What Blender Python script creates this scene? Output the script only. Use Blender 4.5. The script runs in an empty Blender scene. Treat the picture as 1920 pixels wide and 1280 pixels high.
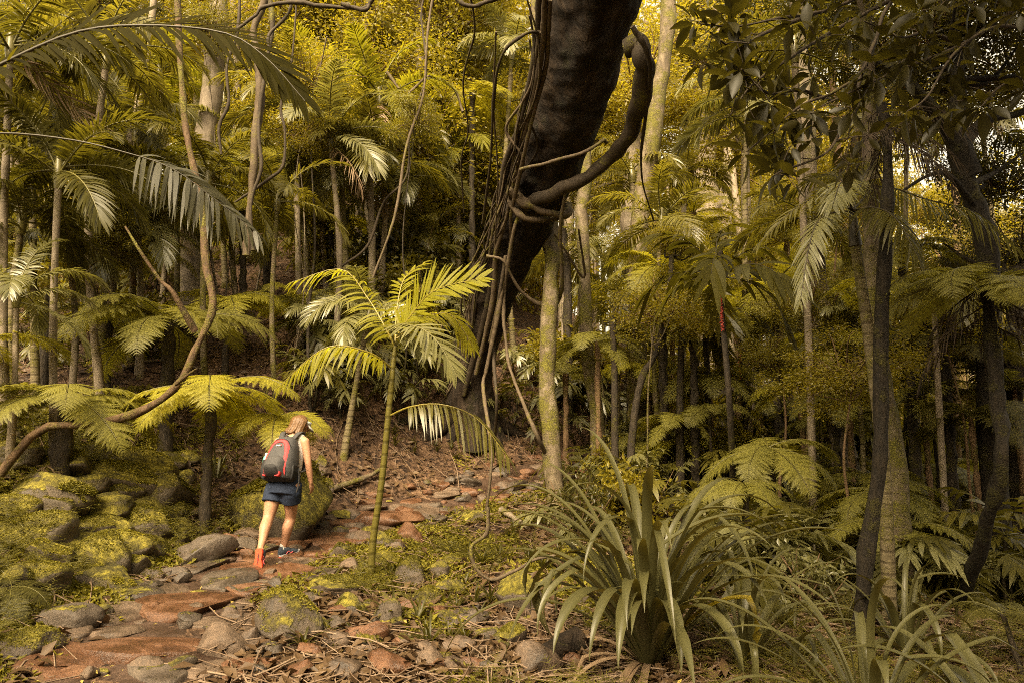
import bpy, math
import numpy as np
from mathutils import Vector, Matrix, Euler

# ------------------------------------------------------------------ camera, sky, sun, exposure
SC = bpy.context.scene
COL = SC.collection
PITCH = math.radians(6.0)
F = 1280.0
CAMZ = 1.6
cd = bpy.data.cameras.new("camera")
cam = bpy.data.objects.new("camera", cd)
COL.objects.link(cam)
cam.location = (0, 0, CAMZ)
cam.rotation_euler = (math.radians(90) + PITCH, 0, 0)
cd.sensor_width = 36.0
cd.lens = 36.0 * F / 1920.0
cd.clip_start = 0.05
cd.clip_end = 1000
SC.camera = cam

SUN_EL, SUN_AZ = math.radians(47), math.radians(200)     # azimuth measured from +Y towards +X
W = bpy.data.worlds.new("World")
SC.world = W
W.use_nodes = True
wn, wl = W.node_tree.nodes, W.node_tree.links
wn.clear()
sky = wn.new("ShaderNodeTexSky")
sky.sky_type = 'NISHITA'
sky.sun_disc = False
sky.sun_elevation = SUN_EL
sky.sun_rotation = SUN_AZ
sky.dust_density = 6.0
sky.air_density = 1.2
hs = wn.new("ShaderNodeHueSaturation")
hs.inputs['Saturation'].default_value = 0.28
wb = wn.new("ShaderNodeMix")
wb.data_type = 'RGBA'
wb.blend_type = 'MULTIPLY'
wb.inputs[0].default_value = 1.0
wb.inputs[7].default_value = (1.0, 0.83, 0.57, 1)
bg = wn.new("ShaderNodeBackground")
bg.inputs['Strength'].default_value = 0.15
wo = wn.new("ShaderNodeOutputWorld")
wl.new(sky.outputs[0], hs.inputs['Color'])
wl.new(hs.outputs[0], wb.inputs[6])
wl.new(wb.outputs[2], bg.inputs['Color'])
wl.new(bg.outputs[0], wo.inputs[0])

sd = bpy.data.lights.new("sun", 'SUN')
sd.energy = 2.3
sd.angle = math.radians(34)
sd.color = (1.0, 0.83, 0.54)
sun = bpy.data.objects.new("sun", sd)
COL.objects.link(sun)
sdir = Vector((math.sin(SUN_AZ) * math.cos(SUN_EL), math.cos(SUN_AZ) * math.cos(SUN_EL), math.sin(SUN_EL)))
sun.rotation_euler = sdir.to_track_quat('Z', 'Y').to_euler()

SC.view_settings.view_transform = 'Standard'
SC.view_settings.look = 'None'
SC.view_settings.gamma = 1
SC.view_settings.exposure = 1.92
SC.cycles.max_bounces = 8
SC.cycles.diffuse_bounces = 4
SC.cycles.glossy_bounces = 2
SC.cycles.transmission_bounces = 4
SC.cycles.transparent_max_bounces = 4
SC.cycles.use_denoising = False
SC.cycles.sample_clamp_indirect = 2.5
SC.cycles.sample_clamp_direct = 8.0
SC.cycles.pixel_filter_type = 'BLACKMAN_HARRIS'
SC.cycles.filter_width = 0.95
SC.cycles.caustics_reflective = False

RNG = np.random.default_rng(11)
rad = math.radians

# ------------------------------------------------------------------ numeric helpers
def nrm(v):
    v = np.asarray(v, float)
    return v / (np.linalg.norm(v, axis=-1, keepdims=True) + 1e-9)

def ray(px, py):
    u = (px - 960) / F
    v = (640 - py) / F
    c, s = math.cos(PITCH), math.sin(PITCH)
    return np.array([u, c - s * v, s + c * v])

def at(px, py, Y):
    d = ray(px, py)
    t = Y / d[1]
    return np.array([0, 0, CAMZ]) + d * t

def pix(p):
    x, y, z = p[0], p[1], p[2] - CAMZ
    c, s = math.cos(PITCH), math.sin(PITCH)
    dep = c * y + s * z
    up = -s * y + c * z
    if dep < 0.05:
        dep = 0.05
    return 960 + F * x / dep, 640 - F * up / dep, dep

class Fbm:
    def __init__(s, seed, octs=4, k=6):
        r = np.random.default_rng(seed)
        s.K, s.P, s.A = [], [], []
        f, a = 1.0, 1.0
        for o in range(octs):
            s.K.append(nrm(r.normal(size=(k, 3))) * f * r.uniform(0.7, 1.4, (k, 1)) * 3.0)
            s.P.append(r.uniform(0, 6.28, k))
            s.A.append(a / math.sqrt(k))
            f *= 2.05
            a *= 0.52
    def __call__(s, p):
        p = np.asarray(p, float)
        o = 0
        for K, P, A in zip(s.K, s.P, s.A):
            o = o + A * np.sin(p @ K.T + P).sum(-1)
        return o

def catmull(pts, n):
    pts = np.asarray(pts, float)
    if len(pts) == 2:
        t = np.linspace(0, 1, n)[:, None]
        return pts[0] * (1 - t) + pts[1] * t
    P = np.vstack([2 * pts[0] - pts[1], pts, 2 * pts[-1] - pts[-2]])
    m = len(pts) - 1
    tt = np.linspace(0, m - 1e-6, n)
    i = tt.astype(int)
    t = (tt - i)[:, None]
    a, b, c, d = P[i], P[i + 1], P[i + 2], P[i + 3]
    return 0.5 * (2 * b + (c - a) * t + (2 * a - 5 * b + 4 * c - d) * t * t + (3 * b - a - 3 * c + d) * t ** 3)

# ------------------------------------------------------------------ ground height
_PY = [-10, 4.2, 5.7, 7.5, 9.5, 10.5, 12, 13, 14, 18]
_PX = [-1.6, -2.32, -2.70, -2.5, -1.9, -0.9, 0.4, 1.5, 3.6, 12]
_PZ = [-0.1, 0.0, 0.0, 0.03, 0.08, 0.2, 0.45, 0.6, 0.66, 0.7]
_gn = Fbm(3, 4)
_gn2 = Fbm(4, 3)
def path_x(y):
    return np.interp(y, _PY, _PX)
def softplus(x, k=1.2):
    return np.logaddexp(0, x * k) / k
def ground_z(x, y, bumps=True):
    x = np.asarray(x, float)
    y = np.asarray(y, float)
    zp = np.interp(y, _PY, _PZ)
    d = x - path_x(y)
    right = -0.055 * softplus(np.clip(d - 0.8, -50, 9))
    bank = np.minimum(0.42 * softplus(-d - 1.0, 3.0), 1.15) * np.clip((y - 2.0) / 2.5, 0, 1)
    y0 = np.interp(x, [-12, -3, 0, 4, 10, 20], [8.5, 9.2, 12.5, 16, 22, 26])
    sl = np.interp(x, [-20, -3, 0, 4, 10, 25], [0.46, 0.42, 0.36, 0.22, 0.13, 0.10])
    far = np.clip((y - 30) / 60, 0, 1)
    hill = sl * softplus(y - y0) * (1 - 0.55 * far)
    z = zp + right + bank + hill
    if bumps:
        p = np.stack([x, y, np.zeros_like(x)], -1)
        off = np.clip((np.abs(d) - 0.5) / 0.8, 0.12, 1)
        z = z + off * (0.07 * _gn(p * 0.5) + 0.03 * _gn2(p * 1.7))
        z = z + np.clip((-d - 0.9) / 0.6, 0, 1) * np.clip((11 - y) / 2, 0, 1) * 0.10 * np.abs(_gn(p * 0.9 + 7))
    return z

def on_ground(px, py, ymax=70):
    d = ray(px, py)
    ts = np.arange(2.0, ymax, 0.04)
    P = np.array([0, 0, CAMZ]) + ts[:, None] * d
    below = P[:, 2] < ground_z(P[:, 0], P[:, 1])
    i = int(np.argmax(below)) if below.any() else len(ts) - 1
    p = P[i]
    return np.array([p[0], p[1], float(ground_z(p[0], p[1]))])

def below(p):
    return np.array([p[0], p[1], float(ground_z(p[0], p[1]))])

# ------------------------------------------------------------------ mesh builder
class MB:
    def __init__(s):
        s.v, s.f, s.m, s.n = [], [], [], 0
    def add(s, V, Fc, mat=0):
        V = np.asarray(V, float).reshape(-1, 3)
        Fc = np.asarray(Fc, int)
        s.v.append(V)
        s.f.append(Fc + s.n)
        s.m.append(mat)
        s.n += len(V)
        return s
    def mesh(s, name, mats, origin=(0, 0, 0), smooth=True):
        me = bpy.data.meshes.new(name)
        V = np.vstack(s.v) - np.asarray(origin, float)
        lens = np.concatenate([np.full(len(f), f.shape[1]) for f in s.f])
        loops = np.concatenate([f.ravel() for f in s.f])
        mi = np.concatenate([np.full(len(f), m) for f, m in zip(s.f, s.m)])
        me.vertices.add(len(V))
        me.vertices.foreach_set('co', V.ravel().astype(np.float32))
        me.loops.add(len(loops))
        me.loops.foreach_set('vertex_index', loops.astype(np.int32))
        me.polygons.add(len(lens))
        st = np.concatenate([[0], np.cumsum(lens)[:-1]])
        me.polygons.foreach_set('loop_start', st.astype(np.int32))
        me.polygons.foreach_set('material_index', mi.astype(np.int32))
        me.polygons.foreach_set('use_smooth', np.full(len(lens), smooth))
        me.update(calc_edges=True)
        for m in (mats if isinstance(mats, (list, tuple)) else [mats]):
            me.materials.append(m)
        return me
    def build(s, name, mats, parent=None, origin=(0, 0, 0), smooth=True):
        return obj(name, s.mesh(name, mats, origin, smooth), parent, None if parent else origin)

def obj(name, me, parent=None, loc=None):
    o = bpy.data.objects.new(name, me)
    COL.objects.link(o)
    if parent is not None:
        o.parent = parent
    if loc is not None:
        o.location = tuple(float(c) for c in loc)
    return o

def thing(name, label, cat, loc, group=None, rz=0.0):
    o = bpy.data.objects.new(name, None)
    COL.objects.link(o)
    o.empty_display_size = 0.1
    o.location = tuple(float(c) for c in loc)
    o.rotation_euler = (0, 0, rz)
    return tag(o, label, cat, group)

def tag(o, label=None, cat=None, group=None, kind=None):
    if label: o['label'] = label
    if cat: o['category'] = cat
    if group: o['group'] = group
    if kind: o['kind'] = kind
    return o

AUTO = []       # (object, look, singular, plural, anchor point, category, group)
def auto(o, look, noun, plural, anchor, cat, group):
    tag(o, None, cat, group)
    AUTO.append((o, look, noun, plural, np.asarray(anchor, float)))
    return o

# ------------------------------------------------------------------ shape generators (return V, F)
def tube(C, r, k=10, seed=None, amp=0.0, freq=3.0, cap=True, flat=1.0):
    C = np.asarray(C, float)
    n = len(C)
    r = np.broadcast_to(np.asarray(r, float), (n,))
    T = nrm(np.gradient(C, axis=0))
    ref = np.array([1.0, 0, 0]) if abs(T[0][0]) < 0.8 else np.array([0, 1.0, 0])
    A = np.zeros((n, 3))
    a = nrm(ref - T[0] * (ref @ T[0]))
    for i in range(n):
        a = nrm(a - T[i] * (a @ T[i]))
        A[i] = a
    B = np.cross(T, A)
    th = np.linspace(0, 2 * np.pi, k, endpoint=False)
    D = A[:, None] * np.cos(th)[None, :, None] + B[:, None] * np.sin(th)[None, :, None] * flat
    V = C[:, None] + D * r[:, None, None]
    if amp and seed is not None:
        nz = Fbm(seed, 4)(V * freq)
        V = V + D * (nz * amp * r[:, None])[..., None]
    V = V.reshape(-1, 3)
    i = np.arange(n - 1)[:, None] * k
    j = np.arange(k)[None]
    j2 = (j + 1) % k
    Fq = np.stack([i + j, i + j2, i + k + j2, i + k + j], -1).reshape(-1, 4)
    return V, Fq

def add_tube(mb, C, r, k=10, mat=0, cap=True, **kw):
    V, Fq = tube(C, r, k, **kw)
    mb.add(V, Fq, mat)
    if cap:
        n = len(V) // k
        Cc = V.reshape(n, k, 3)
        for ring, rev in ((0, True), (n - 1, False)):
            c = Cc[ring].mean(0)
            vv = np.vstack([Cc[ring], c])
            j = np.arange(k)
            f = np.stack([j, (j + 1) % k, np.full(k, k)], -1)
            if rev:
                f = f[:, ::-1]
            mb.add(vv, f, mat)

def leaf_quads(P, D, N, L, Wd, fold=0.25):
    """leaf blades: base P, direction D, face normal N, length L, width Wd -> 2 quads each folded on the midrib (6 verts)"""
    D = nrm(D)
    S = nrm(np.cross(D, N))
    N = np.cross(S, D)
    L = np.asarray(L)[:, None]
    Wd = np.asarray(Wd)[:, None]
    base = P
    mid = P + D * L * 0.55 - N * L * 0.03
    tip = P + D * L - N * L * 0.12
    q1 = P + D * L * 0.30
    l1 = P + D * L * 0.48 + S * Wd * 0.5 + N * Wd * fold
    r1 = P + D * L * 0.48 - S * Wd * 0.5 + N * Wd * fold
    V = np.stack([base, l1, mid, r1, tip], 1).reshape(-1, 3)
    b = np.arange(len(P))[:, None] * 5
    F1 = b + np.array([[0, 2, 1, 0]])[:, :3]
    F2 = b + np.array([[0, 3, 2]])
    F3 = b + np.array([[1, 2, 4]])
    F4 = b + np.array([[2, 3, 4]])
    return V, np.vstack([F1, F2, F3, F4])

def big_leaves(P, D, N, L, Wd, fold=0.18, droop=0.25):
    """near leaves: elliptical blade, 4 segments, folded midrib"""
    D = nrm(D)
    S = nrm(np.cross(D, N))
    N = np.cross(S, D)
    s = np.array([0, 0.06, 0.28, 0.55, 0.8, 1.0])
    w = np.array([0.05, 0.10, 0.78, 1.0, 0.62, 0.02])
    m = len(P)
    L = np.asarray(L)[:, None, None]
    Wd = np.asarray(Wd)[:, None, None]
    C = P[:, None] + D[:, None] * L * s[None, :, None] - N[:, None] * L * droop * (s ** 2)[None, :, None]
    e = S[:, None] * Wd * 0.5 * w[None, :, None]
    lift = N[:, None] * Wd * fold * w[None, :, None]
    V = np.stack([C + e + lift, C, C - e + lift], 2)          # m,6,3,3
    V = V.reshape(-1, 3)
    b = np.arange(m)[:, None, None, None] * 18
    i = np.arange(5)[None, :, None, None] * 3
    j = np.arange(2)[None, None, :, None]
    q = np.array([0, 1, 4, 3])[None, None, None]
    Fq = (b + i + j + q).reshape(-1, 4)
    return V, Fq

def pinnate(C, n, lmax, wid, rng, up=(0, 0, 1), t0=0.12, a0=72, a1=22, lift=12, droop=0.35, prof=None, mb=None, rr=0.012, segs=4, lmat=0, rmat=1, gap=0.0, twist=0.15):
    """feather frond along the rachis curve C (base to tip)"""
    mb = mb or MB()
    C = np.asarray(C, float)
    m = len(C)
    tt = np.linspace(0, 1, m)
    T = nrm(np.gradient(C, axis=0))
    up = np.asarray(up, float)
    S = nrm(np.cross(T, up))
    N = np.cross(S, T)
    add_tube(mb, C, rr * (1 - 0.8 * tt), 5, rmat, cap=False)
    t = np.linspace(t0, 0.985, n)
    for side in (1, -1):
        tj = np.clip(t + rng.normal(0, 0.25 / n, n), t0, 0.99)
        keep = rng.random(n) > gap
        tj = tj[keep]
        k = len(tj)
        ip = lambda A: np.stack([np.interp(tj, tt, A[:, c]) for c in range(3)], -1)
        p, tg, sg, ng = ip(C), nrm(ip(T)), nrm(ip(S)) * side, nrm(ip(N))
        q = (tj - t0) / (1 - t0)
        ln = lmax * (0.45 + 1.1 * q - 1.35 * q ** 2.2 + 0.1) if prof is None else lmax * prof(q)
        ln = np.clip(ln, 0.12 * lmax, None) * rng.uniform(0.88, 1.08, k)
        a = np.radians(a0 + (a1 - a0) * q ** 1.3 + rng.normal(0, 4, k))
        lf = np.radians(lift + rng.normal(0, 9, k))
        d = nrm(tg * np.cos(a)[:, None] + (sg * np.cos(lf)[:, None] + ng * np.sin(lf)[:, None]) * np.sin(a)[:, None])
        s = np.linspace(0, 1, segs + 1)
        dr = droop * rng.uniform(0.7, 1.35, k)
        P = p[:, None] + d[:, None] * ln[:, None, None] * s[None, :, None]
        P = P + np.array([0, 0, -1.0]) * (dr * ln)[:, None, None] * (s ** 2)[None, :, None]
        wv = nrm(tg - d * (tg * d).sum(-1, keepdims=True))
        wv = nrm(wv + np.cross(d, wv) * rng.normal(0, twist, k)[:, None])
        wp = np.interp(s, [0, 0.15, 0.5, 0.85, 1], [0.35, 0.9, 1.0, 0.55, 0.03])
        e = wv[:, None] * (wid * rng.uniform(0.85, 1.15, k))[:, None, None] * 0.5 * wp[None, :, None]
        V = np.stack([P + e, P - e], 2).reshape(-1, 3)
        b = np.arange(k)[:, None, None] * (segs + 1) * 2
        i = np.arange(segs)[None, :, None] * 2
        Fq = (b + i + np.array([0, 1, 3, 2])[None, None]).reshape(-1, 4)
        mb.add(V, Fq, lmat)
    return mb

def fern_frond(C, n, lmax, rng, mb=None, npin=15, up=(0, 0, 1), droop=0.22, rr=0.008, lmat=0, rmat=1):
    """twice-divided tree fern frond"""
    mb = mb or MB()
    C = np.asarray(C, float)
    m = len(C)
    tt = np.linspace(0, 1, m)
    T = nrm(np.gradient(C, axis=0))
    S = nrm(np.cross(T, np.asarray(up, float)))
    N = np.cross(S, T)
    add_tube(mb, C, rr * (1 - 0.85 * tt), 5, rmat, cap=False)
    t = np.linspace(0.1, 0.985, n)
    q = (t - 0.1) / 0.9
    s = np.linspace(0.06, 1.0, npin)
    for side in (1, -1):
        ip = lambda A: np.stack([np.interp(t, tt, A[:, c]) for c in range(3)], -1)
        p, tg, sg, ng = ip(C), nrm(ip(T)), nrm(ip(S)) * side, nrm(ip(N))
        ln = lmax * np.interp(q, [0, 0.12, 0.35, 0.65, 0.88, 1], [0.45, 0.75, 1.0, 0.85, 0.42, 0.08]) * rng.uniform(0.9, 1.06, n)
        a = np.radians(np.interp(q, [0, 1], [88, 52]) + rng.normal(0, 3, n))
        d = nrm(tg * np.cos(a)[:, None] + sg * np.sin(a)[:, None] + ng * rng.normal(0.02, 0.07, n)[:, None])
        dr = droop * rng.uniform(0.6, 1.4, n)
        P = p[:, None] + d[:, None] * ln[:, None, None] * s[None, :, None]
        P = P - np.array([0, 0, 1.0]) * (dr * ln)[:, None, None] * (s ** 2)[None, :, None]
        pd = nrm(d[:, None] - np.array([0, 0, 1.0]) * (2 * dr)[:, None, None] * s[None, :, None])
        nn = nrm(ng[:, None] - pd * (ng[:, None] * pd).sum(-1, keepdims=True))
        side2 = np.cross(pd, nn)
        w = ln[:, None] * 0.16 * np.interp(s, [0, 0.15, 0.6, 1], [0.7, 1.0, 0.8, 0.08])[None]
        gapl = ln[:, None] / npin
        for s2 in (1, -1):
            dd = nrm(side2 * s2 + pd * 0.35 - np.array([0, 0, 0.18]))
            tip = P + dd * w[..., None]
            hw = pd * (gapl * 0.42)[..., None]
            b0, b1 = P - hw, P + hw
            t0_, t1_ = tip + hw * 0.1, tip + hw * 0.75
            V = np.stack([b0, b1, t1_, t0_], 2).reshape(-1, 3)
            mb.add(V, np.arange(len(V)).reshape(-1, 4), lmat)
    return mb

def arc_curve(L, e0, bend, n=14, pw=1.2, sway=0.0):
    """curve in the XZ plane: start elevation e0 (deg), total bend (deg), length L"""
    t = np.linspace(0, 1, n)
    e = np.radians(e0 - bend * t ** pw)
    ds = L / (n - 1)
    x = np.concatenate([[0], np.cumsum(np.cos(e[:-1]) * ds)])
    z = np.concatenate([[0], np.cumsum(np.sin(e[:-1]) * ds)])
    y = sway * L * t ** 2
    return np.stack([x, y, z], -1)

def strap_leaf(C, wid, mb, up=(0, 0, 1), chan=0.22, mat=0, taper=(0.55, 0.9, 1.0, 0.85, 0.02)):
    C = np.asarray(C, float)
    n = len(C)
    T = nrm(np.gradient(C, axis=0))
    S = nrm(np.cross(T, np.asarray(up, float)))
    for i in range(1, n):
        if S[i] @ S[i - 1] < 0:
            S[i] *= -1
    N = np.cross(S, T)
    w = wid * np.interp(np.linspace(0, 1, n), [0, 0.2, 0.5, 0.8, 1], taper)
    cols = np.array([-1, -0.55, 0, 0.55, 1.0])
    up_ = np.array([1.0, 0.45, 0, 0.45, 1.0]) * chan
    V = C[:, None] + S[:, None] * (cols[None] * 0.5 * w[:, None])[..., None] + N[:, None] * (up_[None] * w[:, None])[..., None]
    V = V.reshape(-1, 3)
    i = np.arange(n - 1)[:, None] * 5
    j = np.arange(4)[None]
    Fq = np.stack([i + j, i + j + 1, i + 5 + j + 1, i + 5 + j], -1).reshape(-1, 4)
    mb.add(V, Fq, mat)

def ico(sub):
    import bmesh
    bm = bmesh.new()
    bmesh.ops.create_icosphere(bm, subdivisions=sub, radius=1.0)
    V = np.array([v.co[:] for v in bm.verts])
    Fc = np.array([[v.index for v in f.verts] for f in bm.faces])
    bm.free()
    return V, Fc
ICO4 = ico(4)
ICO5 = ico(5)

# ------------------------------------------------------------------ materials
def newmat(name):
    m = bpy.data.materials.new(name)
    m.use_nodes = True
    n, l = m.node_tree.nodes, m.node_tree.links
    n.clear()
    out = n.new("ShaderNodeOutputMaterial")
    return m, n, l, out

def ramp(n, cols, pos=None):
    r = n.new("ShaderNodeValToRGB")
    e = r.color_ramp.elements
    pos = pos or list(np.linspace(0, 1, len(cols)))
    while len(e) < len(cols):
        e.new(0.5)
    for i, (c, p) in enumerate(zip(cols, pos)):
        e[i].position = p
        e[i].color = (*c, 1)
    return r

def mathn(n, l, op, a, b=None):
    m = n.new("ShaderNodeMath")
    m.operation = op
    for i, v in enumerate((a, b)):
        if v is None: continue
        if isinstance(v, (int, float)): m.inputs[i].default_value = v
        else: l.new(v, m.inputs[i])
    return m.outputs[0]

def noise(n, l, scale, detail=5, rough=0.6, vec=None, dist=0.0):
    t = n.new("ShaderNodeTexNoise")
    t.inputs['Scale'].default_value = scale
    t.inputs['Detail'].default_value = detail
    t.inputs['Roughness'].default_value = rough
    t.inputs['Distortion'].default_value = dist
    if vec is not None: l.new(vec, t.inputs['Vector'])
    return t

def leafmat(name, cols, trans=1.9, tmix=0.42, rough=0.42, spec=0.5, tcol=None):
    m, n, l, out = newmat(name)
    g = n.new("ShaderNodeNewGeometry")
    oi = n.new("ShaderNodeObjectInfo")
    v = mathn(n, l, 'MULTIPLY', g.outputs['Random Per Island'], 0.55)
    v2 = mathn(n, l, 'MULTIPLY', oi.outputs['Random'], 0.45)
    v = mathn(n, l, 'ADD', v, v2)
    r = ramp(n, cols)
    l.new(v, r.inputs[0])
    p = n.new("ShaderNodeBsdfPrincipled")
    p.inputs['Roughness'].default_value = rough
    p.inputs['Specular IOR Level'].default_value = spec
    l.new(r.outputs[0], p.inputs['Base Color'])
    t = n.new("ShaderNodeBsdfTranslucent")
    mx = n.new("ShaderNodeMix")
    mx.data_type = 'RGBA'
    mx.blend_type = 'MULTIPLY'
    mx.inputs[0].default_value = 1
    mx.clamp_result = False
    tc = tcol or (1.06, 1.02, 0.42)
    mx.inputs[7].default_value = (tc[0] * trans, tc[1] * trans, tc[2] * trans, 1)
    l.new(r.outputs[0], mx.inputs[6])
    l.new(mx.outputs[2], t.inputs['Color'])
    s = n.new("ShaderNodeMixShader")
    s.inputs[0].default_value = tmix
    l.new(p.outputs[0], s.inputs[1])
    l.new(t.outputs[0], s.inputs[2])
    l.new(s.outputs[0], out.inputs[0])
    return m

def plain(name, col, rough=0.6, spec=0.4, bump=0.0, bscale=60, var=0.15, metal=0.0):
    m, n, l, out = newmat(name)
    p = n.new("ShaderNodeBsdfPrincipled")
    p.inputs['Roughness'].default_value = rough
    p.inputs['Specular IOR Level'].default_value = spec
    p.inputs['Metallic'].default_value = metal
    tc = n.new("ShaderNodeTexCoord")
    nz = noise(n, l, bscale, 4, vec=tc.outputs['Object'])
    lo = tuple(c * (1 - var) for c in col)
    hi = tuple(min(1, c * (1 + var)) for c in col)
    r = ramp(n, [lo, hi], [0.3, 0.7])
    l.new(nz.outputs[0], r.inputs[0])
    l.new(r.outputs[0], p.inputs['Base Color'])
    if bump:
        b = n.new("ShaderNodeBump")
        b.inputs['Strength'].default_value = bump
        b.inputs['Distance'].default_value = 0.01
        l.new(nz.outputs[0], b.inputs['Height'])
        l.new(b.outputs[0], p.inputs['Normal'])
    l.new(p.outputs[0], out.inputs[0])
    return m

def barkmat(name, cols, moss=None, mossamt=0.5, stretch=(1, 1, 0.18), scale=9, bump=0.7, rings=0, rough=0.75, dist=0.03):
    m, n, l, out = newmat(name)
    tc = n.new("ShaderNodeTexCoord")
    mp = n.new("ShaderNodeMapping")
    mp.inputs['Scale'].default_value = stretch
    l.new(tc.outputs['Object'], mp.inputs[0])
    a = noise(n, l, scale, 8, 0.65, mp.outputs[0], 0.4)
    r = ramp(n, cols, list(np.linspace(0.28, 0.72, len(cols))))
    l.new(a.outputs[0], r.inputs[0])
    colr = r.outputs[0]
    h = a.outputs[0]
    if rings:
        w = n.new("ShaderNodeTexWave")
        w.bands_direction = 'Z'
        w.inputs['Scale'].default_value = rings
        w.inputs['Distortion'].default_value = 1.2
        w.inputs['Detail'].default_value = 2
        l.new(tc.outputs['Object'], w.inputs[0])
        rr = ramp(n, [(0.45, 0.42, 0.4), (1, 1, 1)], [0.02, 0.25])
        l.new(w.outputs['Fac'], rr.inputs[0])
        mx = n.new("ShaderNodeMix"); mx.data_type = 'RGBA'; mx.blend_type = 'MULTIPLY'
        mx.inputs[0].default_value = 0.7
        l.new(colr, mx.inputs[6]); l.new(rr.outputs[0], mx.inputs[7])
        colr = mx.outputs[2]
        h = mathn(n, l, 'ADD', mathn(n, l, 'MULTIPLY', h, 0.5), mathn(n, l, 'MULTIPLY', rr.outputs[0], 0.5))
    if moss:
        b = noise(n, l, 2.6, 6, 0.7, tc.outputs['Object'])
        f = noise(n, l, 70, 3, 0.6, tc.outputs['Object'])
        mr = ramp(n, [(0, 0, 0), (1, 1, 1)], [0.62 - 0.3 * mossamt, 0.72 - 0.3 * mossamt])
        l.new(mathn(n, l, 'ADD', mathn(n, l, 'MULTIPLY', b.outputs[0], 0.8), mathn(n, l, 'MULTIPLY', f.outputs[0], 0.2)), mr.inputs[0])
        mc = ramp(n, moss, [0.3, 0.7])
        l.new(f.outputs[0], mc.inputs[0])
        mx = n.new("ShaderNodeMix"); mx.data_type = 'RGBA'
        l.new(mr.outputs[0], mx.inputs[0]); l.new(colr, mx.inputs[6]); l.new(mc.outputs[0], mx.inputs[7])
        colr = mx.outputs[2]
        h = mathn(n, l, 'ADD', h, mathn(n, l, 'MULTIPLY', mathn(n, l, 'MULTIPLY', mr.outputs[0], f.outputs[0]), 0.7))
    p = n.new("ShaderNodeBsdfPrincipled")
    p.inputs['Roughness'].default_value = rough
    p.inputs['Specular IOR Level'].default_value = 0.3
    l.new(colr, p.inputs['Base Color'])
    bp = n.new("ShaderNodeBump")
    bp.inputs['Strength'].default_value = bump
    bp.inputs['Distance'].default_value = dist
    l.new(h, bp.inputs['Height'])
    l.new(bp.outputs[0], p.inputs['Normal'])
    l.new(p.outputs[0], out.inputs[0])
    return m

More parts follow.
